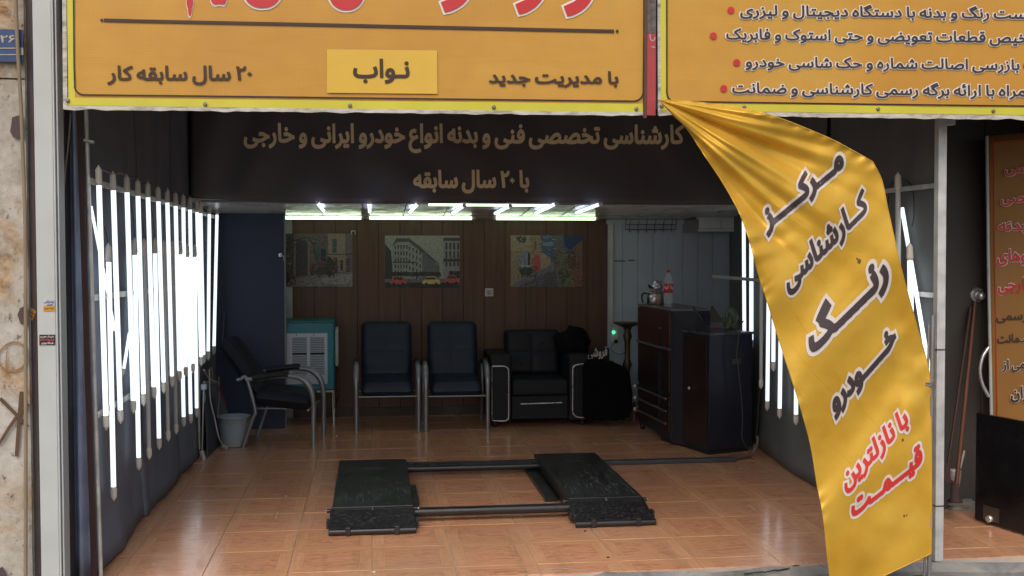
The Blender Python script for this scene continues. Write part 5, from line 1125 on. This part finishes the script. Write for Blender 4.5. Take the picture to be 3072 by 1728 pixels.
# things on the tall cabinet
tz = ztA
q = at(2005, 925, Y=1); bp_ = at(2005, 922, Z=tz)
bt = thing('soda_bottle', (bp_.x, bp_.y, tz), 'clear plastic soda bottle with red cap and red label on tall cabinet', 'bottle')
H_ = abs(at(2005, 810, Y=bp_.y).z - tz); r_ = .0385 * H_ / .30
pet = bpy.data.materials.new('clear_plastic'); pet.use_nodes = True; pb_ = pet.node_tree.nodes['Principled BSDF']; pb_.inputs['Base Color'].default_value = (.9, .95, .97, 1); pb_.inputs['Roughness'].default_value = .08; pb_.inputs['Alpha'].default_value = .16; pb_.inputs['Specular IOR Level'].default_value = .9
prof = [(0, 0), (.7, 0), (.95, .03), (.9, .06), (1, .10), (.95, .16), (1., .22), (.94, .28), (1, .34), (1, .38), (.99, .60), (1, .66), (.85, .76), (.5, .88), (.36, .92), (.36, .95)]
mb = MB(); mb.lathe([(r_ * a, H_ * z) for a, z in prof], (bp_.x, bp_.y, tz), 24); make('bottle_body', mb, pet, bt)
mb = MB(); mb.lathe([(r_ * 1.015, H_ * .39), (r_ * 1.02, H_ * .40), (r_ * 1.02, H_ * .62), (r_ * 1.015, H_ * .63)], (bp_.x, bp_.y, tz), 24); make('label', mb, mat('red_label', (.50, .01, .02), .35, var=.05), bt)
mb = MB(); mb.lathe([(0, H_), (r_ * .42, H_), (r_ * .42, H_ * .935), (0, H_ * .935)][::-1], (bp_.x, bp_.y, tz), 16); make('cap', mb, MATS['red_label'], bt)
def cyl(u, v, o):
    p = at(u, v, Y=bp_.y); dx = max(-.98, min(.98, (p.x - bp_.x) / (r_ * 1.02))); return Vector((bp_.x + (r_ * 1.03) * dx, bp_.y - (r_ * 1.02 + o) * math.sqrt(1 - dx * dx), p.z))
uL, uR = 1988, 2022
lettering(bt, 'کوکا', (1988, 865), (2002, 865), 9, cyl, .001, whi, .03); lettering(bt, 'کولا', (2006, 865), (2021, 865), 9, cyl, .001, whi, .03)
kq = at(1966, 914, Z=tz); kt = thing('kettle', (kq.x, kq.y, tz), 'steel kettle with teapot stacked on top, left of the bottle', 'kettle')
s_ = .95
mb = MB(); mb.lathe([(0, 0), (.075, 0), (.082, .01), (.078, .09), (.07, .105), (.09, .112), (.088, .118), (.045, .135), (0, .135)], (kq.x, kq.y, tz), 22); make('body', mb, hw, kt)
mb = MB(); mb.lathe([(.03, .135), (.052, .15), (.055, .175), (.035, .195), (.05, .215), (.0, .212)], (kq.x + .01, kq.y, tz), 20); make('teapot', mb, hw, kt)
mb = MB(); mb.lathe([(0, .212), (.03, .214), (.01, .225), (.0, .232)], (kq.x + .01, kq.y, tz), 14); make('lid', mb, hw, kt)
mb = MB(); mb.tube(smoothpath([(kq.x - .07, kq.y, tz + .11), (kq.x - .12, kq.y, tz + .105), (kq.x - .13, kq.y, tz + .06), (kq.x - .118, kq.y, tz + .02)], 5), .008, 8); make('handle', mb, blkm, kt)
mb = MB(); mb.tube([(kq.x - .045, kq.y - .02, tz + .16), (kq.x - .075, kq.y - .02, tz + .185)], .011, 8); make('spout', mb, blkm, kt)
mb = MB(); mb.lathe([(0, 0), (.028, 0), (.032, .09), (.028, .095), (0, .092)], (kq.x + .005, kq.y - .095, tz), 16); tag(make('tea_glass', mb, mat('copper_glass', (.35, .24, .17), .3)), 'small amber glass standing before the kettle', 'glass')
# clutter on the low cabinet
def ontop(u, v): return at(u, v, Z=zB)
q = ontop(2128, 975); t = thing('spray_gun', q, 'white and red spray gun lying on the low cabinet', 'tool')
mb = MB(); mb.tube([q + Vector((-.03, 0, .03)), q + Vector((.07, 0, .045))], [.024, .022], 12); make('barrel', mb, MATS['white_plastic'], t); mb = MB(); mb.tube([q + Vector((.072, 0, .046)), q + Vector((.098, 0, .05))], .024, 12); make('red_end', mb, MATS['red_label'], t)
mb = MB(); mb.tube([q + Vector((.0, 0, .02)), q + Vector((-.01, -.02, .005))], .013, 8); make('grip', mb, blkm, t); mb = MB(); mb.tube([q + Vector((-.03, 0, .035)), q + Vector((-.06, 0, .045))], .006, 8); mb.tube([q + Vector((-.03, 0, .025)), q + Vector((-.058, 0, .02))], .005, 8); make('prong', mb, blkm, t)
for k_, (u, v, c, l) in enumerate(((2145, 985, (200, 60, 50), 'small red cap on the low cabinet beside spray gun'), (2173, 978, (200, 120, 60), 'small orange knob on the low cabinet, left of chrome knob'), (2195, 972, (180, 180, 180), 'small chrome knob farthest right on low cabinet'))):
    q = ontop(u, v); mb = MB(); mb.lathe([(0, 0), (.02, 0), (.02, .014), (.014, .022), (0, .024)], q, 12); tag(make('knob', mb, mat('knob_%d' % k_, lin(c), .3, var=0)), l, 'knob')
mb = MB(); q = ontop(2200, 968); mb.tube(smoothpath([q + Vector((-.10, .04, .01)), q + Vector((-.04, .08, .05)), q + Vector((.05, .04, .05)), q + Vector((.08, -.02, .01))], 6), .007, 6); mb.tube(smoothpath([q + Vector((-.15, .08, .01)), q + Vector((-.1, .1, .035)), q + Vector((-.02, .1, .03))], 6), .006, 6); tag(make('cable_loop', mb, mat('grey_cable', (.2, .2, .2), .5)), 'loose loops of grey cable on the low cabinet', 'cable')
for k_, pts_ in enumerate((((2082, 918), (2107, 957), (2075, 938)), ((2138, 917), (2173, 968), (2130, 968)))):
    mb = MB(); a3 = [at(u, v, Y=9.25) for u, v in pts_]; a3[1].z = max(a3[1].z, zB); a3[2].z = max(a3[2].z, zB) if k_ else a3[2].z
    if k_ == 0: a3 = [at(2082, 918, Y=9.25), at(2110, 962, Y=9.25), at(2104, 962, Y=9.25), at(2079, 924, Y=9.25)]
    n_ = len(a3); mb.add(a3 + [p + Vector((0, .03, 0)) for p in a3], [tuple(range(n_)), tuple(range(2 * n_ - 1, n_ - 1, -1))] + [(i, n_ + i, n_ + (i + 1) % n_, (i + 1) % n_) for i in range(n_)])
    tag(make('dark_bracket', mb, mat('dark_card', (.05, .042, .035), .6)), ['thin dark slanted strip standing behind the tall cabinet corner', 'dark triangular card standing on the low cabinet'][k_], 'card')
q = at(2192, 940, Y=9.3); t = thing('green_packet', (q.x, 9.3, zB), 'crumpled green packet leaning against wall on the low cabinet', 'packet')
mb = MB(); mb.grid(lambda i, j: Vector((q.x - .05 + .11 * i, 9.3 + .02 * noise.noise(Vector((i * 3, j * 3, 4))), zB + j * (.15 + .05 * math.sin(math.pi * i)))), 10, 10); make('wrapper', mb, mat('dim_green', (.07, .10, .05), .4, var=.4, scale=12), t, solid=.02)
mb = MB(); c0 = Vector((q.x + .01, 9.275, zB + .085)); mb.tube([c0 + Vector((.035 * math.cos(a), 0, .045 * math.sin(a))) for a in [k * math.pi / 8 for k in range(16)]], .004, 5, closed=True); make('printed_ring', mb, mat('pale_green_ink', (.16, .24, .12), .5, var=0), t)

# ---- bucket, taps, leaning board at left
bq = at(697, 1345, Z=0); bk = thing('bucket', (bq.x, bq.y, 0), 'pale grey plastic bucket on floor under the taps at left', 'bucket')
pbk = mat('grey_bucket_plastic', (.36, .42, .46), .45, var=.08)
h_ = .265; r0, r1 = .112, .135
prof = [(0, .004), (r0, .004), (r0 + .004, .012), (r0 + .014, h_ * .62), (r0 + .019, h_ * .66), (r1, h_ - .012), (r1 + .010, h_ - .008), (r1 + .010, h_), (r1, h_), (r0 + .01, h_ * .5), (r0 - .004, .014), (0, .012)]
mb = MB(); mb.lathe(prof, (bq.x, bq.y + .13, 0), 32); make('pail', mb, pbk, bk)
mb = MB(); cxy = Vector((bq.x, bq.y + .13, h_ - .015)); mb.tube(smoothpath([cxy + Vector((r1 + .012, 0, 0)), cxy + Vector((r1 * .98, -.06, -.05)), cxy + Vector((r1 * .85, -.09, -.09)), cxy + Vector((r1 * .9, -.07, -.10))], 5), .0035, 6); make('bail', mb, mat('yellowed_wire', (.3, .28, .2), .5), bk)
tp = thing('tap', at(640, 1100, X=LW + .12), 'brass tap and valve with white hoses low on left wall above bucket', 'tap')
X_ = LW + .1; br_ = mat('brass', (.35, .25, .12), .4, metal=.8)
mb = MB(); a = at(637, 1102, X=X_); mb.tube([a + Vector((0, -.07, 0)), a + Vector((0, .05, 0))], .008, 8); mb.tube([a, a + Vector((0, 0, -.09))], .007, 8); make('valve_handle', mb, br_, tp)
mb = MB(); mb.tube(smoothpath([at(612, 1110, X=X_), at(628, 1135, X=X_), at(658, 1150, X=X_ + .05)], 6), .008, 8); mb.tube(smoothpath([at(612, 1146, X=X_), at(640, 1148, X=X_), at(658, 1150, X=X_ + .05)], 6), .007, 8); make('pipe', mb, mat('white_hose', (.45, .43, .40), .5), tp)
mb = MB(); mb.tube(smoothpath([at(628, 1108, X=X_), at(630, 1190, X=X_ + .02), at(645, 1260, X=X_ + .07), at(656, 1310, X=X_ + .1), at(670, 1340, Z=.025)], 7), .007, 8); mb.tube([at(668, 1338, Z=.03), at(679, 1343, Z=.02)], .018, 10); make('drain_hose', mb, MATS['white_hose'], tp)
mb = MB(); mb.tube(smoothpath([at(656, 1130, X=X_ + .04), at(658, 1190, X=X_ + .04), at(653, 1250, X=X_ + .06)], 6), .005, 8); make('thin_hose', mb, MATS['white_hose'], tp)
mb = MB(); mb.tube([at(650, 1150, X=X_ + .04), at(677, 1212, X=X_ + .10)], .009, 8); make('red_hose', mb, mat('red_hose', (.25, .05, .05), .5), tp)
mb = MB(); q = at(612, 1160, X=X_); mb.box(q, (.05, .06, .05)); make('valve_box', mb, mat('pale_grey_plastic', (.45, .5, .55), .4), tp, bevel=.012, seg=3)
mb = MB(); mb.tube(smoothpath([q + Vector((0, .02, -.03)), q + Vector((0, .05, -.09)), q + Vector((0, -.0, -.13)), q + Vector((0, -.05, -.12))], 6), .005, 6); make('loop', mb, MATS['white_hose'], tp)
mb = MB(); mb.tube([at(611, 1170, X=X_), at(606, 1360, X=X_)], .006, 8); mb.tube([at(604, 1352, X=X_), at(612, 1380, X=X_ + .02)], .02, 10); tag(make('standpipe', mb, MATS['white_hose']), 'pale thin pipe with grey foot at the left wall bottom', 'pipe')
a0, a1, a2, a3 = at(618, 1195, X=LW + .1), at(640, 1190, X=LW + .1), at(664, 1335, X=LW + .16), at(624, 1370, X=LW + .14)
mb = MB(); dx = Vector((-.01, 0, 0)); mb.hexa([a0, a1, a2, a3], [a0 + dx, a1 + dx, a2 + dx, a3 + dx]); tag(make('floor_mat', mb, mat('grey_mat', (.06, .068, .08), .7)), 'dark grey mat leaning against left wall beside the bucket', 'mat')
mb = MB(); mb.tube(smoothpath([at(672, 940, Y=10.6), at(668, 1000, Y=10.6), at(664, 1060, Y=10.6)], 4), [.012] * 8 + [.022], 8); tag(make('broom_handle', mb, mat('grey_handle', (.07, .075, .09), .5)), 'dim grey handle leaning in corner behind the side-on armchair', 'handle')

# ---- wheel lift on the floor
stb = mat('black_steel_plate', (.011, .012, .015), .36, metal=.0, var=.35, scale=5, bump=.1, bscale=50, spec=.6)
scuff = mat('scuffed_steel', (.20, .215, .23), .5, metal=.1, var=.5, scale=60)
tread = bpy.data.materials.new('tread_plate'); tread.use_nodes = True; MATS['tread'] = tread
tb = tread.node_tree.nodes['Principled BSDF']; tb.inputs['Base Color'].default_value = (.03, .031, .034, 1); tb.inputs['Roughness'].default_value = .38; tb.inputs['Metallic'].default_value = .3
tn = tread.node_tree; tcc = tn.nodes.new('ShaderNodeTexCoord'); tno = tn.nodes.new('ShaderNodeTexNoise'); tno.inputs['Scale'].default_value = 38; tno.inputs['Detail'].default_value = 7; tno.inputs['Roughness'].default_value = .75
tcr = tn.nodes.new('ShaderNodeValToRGB'); tcr.color_ramp.elements[0].position = .52; tcr.color_ramp.elements[0].color = (.014, .014, .016, 1); tcr.color_ramp.elements[1].position = .74; tcr.color_ramp.elements[1].color = (.16, .155, .15, 1)
tn.links.new(tcc.outputs['Object'], tno.inputs['Vector']); tn.links.new(tno.outputs[0], tcr.inputs[0]); tn.links.new(tcr.outputs[0], tb.inputs['Base Color'])
bump_chain(tread, 60, .5, .004)
ZT = .115
lift = thing('wheel_lift', (.75, 7.4, 0), 'low black steel car lift with two ramped plates and cross bars', 'car lift')
def platform(fl, fr_, bl_, br_, rl_, rr_, studs):
    FLp, FRp, BLp, BRp = (at(*p, Z=ZT) for p in (fl, fr_, bl_, br_)); RL, RR = (at(*p, Z=.0) for p in (rl_, rr_))
    x0, x1 = (FLp.x + BLp.x) / 2, (FRp.x + BRp.x) / 2; yf, yb = (FLp.y + FRp.y) / 2, (BLp.y + BRp.y) / 2; yr = (RL.y + RR.y) / 2
    mb = MB(); mb.span((x0, yf, ZT - .03), (x1, yb, ZT)); dk = make('deck_plate', mb, stb, lift, bevel=.004)
    for xa in (x0 + .004, x1 - .024):
        mb = MB(); mb.span((xa, yf + .03, .015), (xa + .02, yb - .02, ZT - .031)); make('side_rail', mb, stb, lift)
    mb = MB(); mb.span((x0 + .03, yb - .05, .015), (x1 - .03, yb - .02, ZT - .031)); make('end_rail', mb, stb, lift)
    for k in range(26):                      # anti-slip ribs
        xx = x0 + .05 + (x1 - x0 - .1) * k / 25; mb = MB(); yy = yf + .05; ln = (yb - yf) * (.55 + .12 * math.sin(k * .9))
        mb.span((xx, yy, ZT), (xx + .004, yy + ln, ZT + .0018)); make('rib', mb, stb, lift)
    mb = MB()
    q = random.Random(int(x0 * 100)); 
    for k in range(110):
        xx, yy = q.uniform(x0 + .03, x1 - .03), q.gauss(yf + .25, .3); 
        if yf < yy < yb - .1: l_ = q.uniform(.02, .12); mb.span((xx, yy, ZT + .0015), (xx + q.uniform(.001, .0035), yy + min(l_, yb - yy - .02), ZT + .0024))
    make('scratch', mb, scuff, lift)
    mb = MB(); xm = x0 + (x1 - x0) * .33; mb.span((xm, yb - .34, ZT + .0003), (xm + .17, yb - .20, ZT + .004)); make('cover_plate', mb, stb, lift)
    # ramp flap
    rx0, rx1 = x0 - .012, x1 + .006; zf = .042
    mb = MB(); mb.hexa([(rx0, yr + .015, zf), (rx1, yr + .015, zf), (rx1, yf - .012, ZT - .012), (rx0, yf - .012, ZT - .012)], [(rx0, yr + .015, zf - .012), (rx1, yr + .015, zf - .012), (rx1, yf - .012, ZT - .03), (rx0, yf - .012, ZT - .03)]); make('ramp_flap', mb, tread, lift, bevel=.003)
    if studs:
        mb = MB(); 
        for r_ in range(7):
            for c_ in range(13):
                t_ = (r_ + .5) / 7; xx = rx0 + .03 + (rx1 - rx0 - .06) * c_ / 12 + (.012 if r_ % 2 else 0); yy = yr + .03 + (yf - yr - .06) * t_; zz_ = zf + (ZT - .012 - zf) * ((yy - yr - .015) / (yf - .012 - yr - .015)); 
                mb.box((xx, yy, zz_ + .001), (.016, .006, .004), Matrix.Rotation(R(45 if (r_ + c_) % 2 else -45), 3, 'Z'))
        o = make('tread_lug', mb, tread, lift); o['kind'] = 'stuff'
    mb = MB(); mb.tube([(rx0, yr, .024), (rx1, yr, .024)], .021, 10); make('front_bar', mb, stb, lift)
    for f in (.22, .78):
        xx = rx0 + (rx1 - rx0) * f; mb = MB(); mb.span((xx - .016, yr - .026, .004), (xx + .016, yr + .05, .056)); make('strap_clip', mb, stb, lift, bevel=.004)
    mb = MB(); mb.tube([(rx0 - .02, yf - .004, ZT - .02), (rx1 + .02, yf - .004, ZT - .02)], .013, 10); make('hinge_rod', mb, stb, lift)
    for xx in (rx0 - .022, rx1 + .018): mb = MB(); mb.tube([(xx, yf - .004, ZT - .02), (xx + .012, yf - .004, ZT - .02)], .009, 8); make('hinge_bolt', mb, mat('worn_brass', (.35, .28, .2), .4, metal=.7), lift)
    for xx in (rx0 - .018, rx1 + .004): mb = MB(); mb.span((xx, yr + .09, .02), (xx + .016, yr + .16, .07)); make('side_lug', mb, stb, lift, bevel=.003)
    mb = MB(); mb.tube([((x0 + x1) / 2, yf - .014, ZT - .006), ((x0 + x1) / 2, yf - .03, ZT - .02)], .008, 8); make('latch_pin', mb, hw, lift)
    return x0, x1, yf, yb
lx0, lx1, lyf, lyb = platform((1001, 1523), (1243, 1514), (1014, 1380), (1216, 1377), (998, 1609), (1245, 1600), False)
rx0, rx1, ryf, ryb = platform((1706, 1491), (1936, 1491), (1598, 1360), (1782, 1359), (1735, 1583), (1966, 1577), True)
mb = MB(); yb_ = at(1480, 1532, Z=.06).y; mb.tube([(lx1 - .01, yb_, .065), (rx0 + .01, yb_, .065)], .031, 16); make('cross_bar', mb, stb, lift)
mb = MB(); xx = rx0 - .1; mb.tube([(xx, yb_, .065), (xx + .004, yb_, .065)], .033, 16); make('collar', mb, blkm, lift)
mb = MB(); yb2 = at(1420, 1402, Z=.06).y; mb.tube([(lx1 - .01, yb2, .06), (rx0 + .01, yb2, .06)], .028, 16); mb.span((lx1, yb2 + .03, .065), (rx0, yb2 + .06, .10)); make('cross_bar', mb, stb, lift)
mb = MB(); q = random.Random(4)
for k in range(6): x_ = lx1 + (rx0 - lx1) * q.random(); mb.tube([(x_, yb2, .085), (x_, yb2, .105)], .006, 6)
make('bolt', mb, stb, lift)
mb = MB(); mb.span((rx0 - .09, ryf + .4, .0), (rx0 - .004, ryb - .1, .03)); make('foot_plate', mb, stb, lift); mb = MB(); mb.span((lx1 + .004, lyf + .35, .0), (lx1 + .05, lyf + .9, .05)); make('foot_plate', mb, stb, lift)
a, b_ = at(1800, 1387, Z=.02), at(2208, 1378, Z=.02)
mb = MB(); mb.span((rx1 + .0, a.y - .035, 0), (b_.x, a.y + .035, .035)); tag(make('cable_cover', mb, mat('grey_cable_cover', (.055, .06, .075), .4), bevel=.006), 'long dark grey cable cover across tiles from lift to right wall', 'cable cover')
# crumbs on the floor
for k_, (u, v, c, l) in enumerate(((1122, 1717, (225, 215, 190), 'tiny pale pebble on tiles near front edge, left of centre'), (1010, 1309, (215, 210, 200), 'tiny white scrap on tiles in front of teal cooler'), (1755, 1594, (60, 36, 24), 'tiny brown leaf scrap on tiles below the right ramp'), (1824, 1673, (70, 40, 26), 'small brown stain flake on tiles near the front edge'))):
    q = at(u, v, Z=0); mb = MB(); mb.ball(q + Vector((0, 0, .003)), (.010, .007, .004), 8, 5); tag(make('scrap', mb, mat('scrap_%d' % k_, lin(c), .8, var=0)), l, 'scrap')

# ================================================================== NEXT ROOM, right edge
bgm = mat('brown_grey_panel', (.045, .04, .035), .7)
yw = at(2835, 1527, Z=0).y
rwl = thing('panelled_wall', (3.8, yw, 0), 'dim brown-grey panelled wall right of the aluminium post', 'wall')
x_ = 3.25
pk = mat('dim_panel', (.055, .049, .043), .55, var=.12, scale=2)
while x_ < 5.55:
    mb = MB(); mb.span((x_ + .002, yw, 0), (min(x_ + .26, 5.56) - .002, yw + .05, 2.62)); make('panel', mb, pk, rwl, bevel=.002); x_ += .26
# round door closer knob
q = at(2936, 885, Y=yw - .03); t = thing('door_knob', q, 'round chrome knob on the dim panelled wall above mop handles', 'knob')
mb = MB(); mb.tube([q + Vector((0, .03, 0)), q + Vector((0, .012, 0))], .048, 20); make('rose', mb, chrome, t); mb = MB(); mb.ball(q + Vector((0, -.02, -.005)), (.03, .035, .03), 14, 10); make('ball', mb, chrome, t)
# standing banner
YS = yw - .14
t = thing('hanging_banner', at(3020, 1240, Y=YS), 'orange roll banner with red and black lettering at far right', 'banner')
ssf = lambda u, v, o: at(u, v, Y=YS - o + (u - 2960) * -.0006)
mb = MB(); _b = mat('shaded_orange_canvas', lin((150, 104, 44)), .6, var=.06); mb.grid(lambda i, j: ssf(2962 + 12 * j + (3420 - 2962) * i, 408 - 40 * i + (1300 - 408 + 60 * i) * j, 0) + Vector((0, .008 * math.sin(j * 7 + i * 3), 0)), 30, 30); make('canvas', mb, _b, t, solid=.002)  # orange taken down: the deep shade of the recess is in the canvas colour
mb = MB(); mb.tube([ssf(2960, 408, .004), ssf(2965, 800, .004), ssf(2975, 1300, .004)], .011, 6); make('white_edge', mb, mat('pale_edge', (.5, .52, .5), .5), t)
mb = MB(); mb.tube([ssf(2980, 425, .009), ssf(2984, 800, .009), ssf(2992, 1300, .009)], .004, 5); mb.tube([ssf(2980, 425, .009), ssf(3400, 395, .009)], .004, 5); make('red_line', mb, mat('orange_red_ink', lin((190, 60, 30)), .5), t)
for tx, l_, r_, bl, al, ink in (('کارشناسی', 3014, 3190, 518, 30, redi), ('تخصصی', 3002, 3160, 608, 30, redi), ('فنی و بدنه', 2994, 3210, 692, 30, redi), ('خودروهای', 2990, 3165, 785, 36, redi), ('خارجی', 2993, 3105, 872, 36, redi), ('با برگه رسمی', 2988, 3180, 961, 26, dkb), ('ضـمانت', 2992, 3095, 1030, 26, dkb), ('رسمی از', 3006, 3115, 1108, 28, dkb), ('تهران', 3032, 3120, 1196, 34, dkb)):
    lettering(t, tx, (l_, bl), (r_, bl - 6), al, ssf, .012, ink, .035, hm=whi, hb=.075)
# black glass door leaf with chrome patch and bow handle
d0, d1 = at(2924, 1562, Z=0), at(3072, 1608, Z=0); dd = (d1 - d0); dd.z = 0; dd.normalize(); dn_ = Vector((-dd.y, dd.x, 0))
if dn_.y < 0: dn_ = -dn_
t = thing('black_door', (d0 + d1) / 2, 'black lower door leaf with chrome corner lock at far right', 'door')
zt_ = at(2924, 1238, Y=d0.y).z; e_ = d0 + dd * 1.0
mb = MB(); mb.hexa([(d0.x, d0.y, .01), (e_.x, e_.y, .01), (e_.x, e_.y, zt_), (d0.x, d0.y, zt_)], [tuple(Vector((p.x, p.y, z)) + dn_ * .03) for p, z in ((d0, .01), (e_, .01), (e_, zt_), (d0, zt_))]); make('leaf', mb, mat('black_film', (.01, .01, .012), .25, var=.2), t, bevel=.002)
def onleaf(u, v, out=.0):
    # sighted point on the leaf's plane
    r = _fw + _rt * ((u - CXP) / F) - _up * ((v - CYP) / F); n_ = dn_; k = (d0 - CAM).dot(n_) / r.dot(n_); return CAM + r * k - n_ * out
a, b_ = onleaf(2950, 1578), onleaf(2998, 1530)
mb = MB(); z0_, z1_ = .03, max(.12, b_.z); ax_, bx_ = onleaf(2952, 1560), onleaf(2998, 1560)
mb.hexa([tuple(Vector((p.x, p.y, z)) - dn_ * .008) for p, z in ((ax_, z0_), (bx_, z0_), (bx_, z1_), (ax_, z1_))], [tuple(Vector((p.x, p.y, z)) - dn_ * .0005) for p, z in ((ax_, z0_), (bx_, z0_), (bx_, z1_), (ax_, z1_))]); make('lock_plate', mb, mat('brushed_plate', (.16, .15, .14), .35, metal=.8), t)
q = onleaf(2973, 1556, .02); mb = MB(); mb.tube([q + dn_ * .014, q - dn_ * .006, q - dn_ * .008], [.022, .022, .015], 14); make('lock_cylinder', mb, chrome, t)
mb = MB(); Yh = YS - .08; mb.tube(smoothpath([at(2966, 1042, Y=Yh), at(2948, 1070, Y=Yh), at(2940, 1110, Y=Yh), at(2946, 1150, Y=Yh), at(2966, 1190, Y=Yh)], 8), .011, 10); tag(make('bow_handle', mb, chrome), 'curved chrome bow handle left edge of the hanging orange banner', 'handle')
# mops, dustpan, rags
om = mat('orange_wood', (.13, .042, .02), .55, var=.2, scale=10)
for k_, (u0, v0, u1, v1, l) in enumerate(((2925, 905, 2865, 1500, 'orange mop handle leaning against wall, right of the pair'), (2912, 920, 2838, 1440, 'darker orange mop handle leaning against wall, left of the pair'))):
    a = at(u0, v0, Y=yw - .03); b_ = at(u1, v1, Y=yw - .32 + .05 * k_); b_.z = max(b_.z, .03); mb = MB(); mb.tube([a, b_], .013 if k_ == 0 else .010, 10); tt = thing('mop', b_, l, 'mop', 'orange mop handles against the dim wall'); make('handle', mb, om if k_ == 0 else mat('dark_orange_wood', (.06, .025, .016), .6), tt)
    mb = MB(); mb.lathe([(0, .1), (.022, .09), (.028, 0), (.05, -.02), (0, -.03)], b_ + Vector((0, 0, .01)), 10); make('head', mb, mat('dark_mop_head', (.05, .03, .03), .9), tt)
a, b_ = at(2893, 1352, Y=yw - .2), at(2866, 1480, Y=yw - .3); mb = MB()
t = thing('dustpan', b_, 'dirty white dustpan with ribbed handle standing among mops', 'dustpan')
mb.tube([a, at(2880, 1405, Y=yw - .22)], .008, 8); make('handle', mb, mat('dirty_white', (.36, .33, .28), .6, var=.25, scale=20), t)
mb = MB(); mb.grid(lambda i, j: at(2848 + 36 * i + (6 - 22 * i) * j * j, 1405 + 80 * j + 6 * i, Y=yw - .24 - .03 * math.sin(math.pi * i)), 8, 8); make('pan', mb, MATS['dirty_white'], t, solid=.004)
def rag(c, rx, ry, rz, m, label, sd, nm='rag'):
    mb = MB()
    def fn(i, j):
        a = 2 * math.pi * i; e = math.pi * j / 2; d = Vector((math.cos(e) * math.cos(a), math.cos(e) * math.sin(a), math.sin(e))); k = 1 + .45 * noise.noise(d * 2.2 + Vector((sd, 0, 0))) + .2 * noise.noise(d * 6 + Vector((sd, 0, 0)))
        return Vector(c) + Vector((d.x * rx * k, d.y * ry * k, d.z * rz * k))
    mb.grid(fn, 40, 14); tag(make(nm, mb, m), label, 'rag')
p = at(2890, 1522, Z=0); rag((p.x, p.y, .002), .15, .10, .06, mat('grey_rag', (.22, .19, .16), .9), 'crumpled grey rag on floor beside the black door', 3)
p = at(2845, 1500, Z=0); rag((p.x, p.y - .1, .002), .09, .09, .08, mat('maroon_cloth', (.10, .03, .04), .9), 'maroon cloth lump on floor at foot of the mops', 8)
p = at(2905, 1500, Z=0); rag((p.x, p.y - .05, .002), .12, .10, .14, mat('dark_red_bag', (.06, .02, .025), .6), 'dark red plastic bag heaped behind the black door', 12, 'bag')
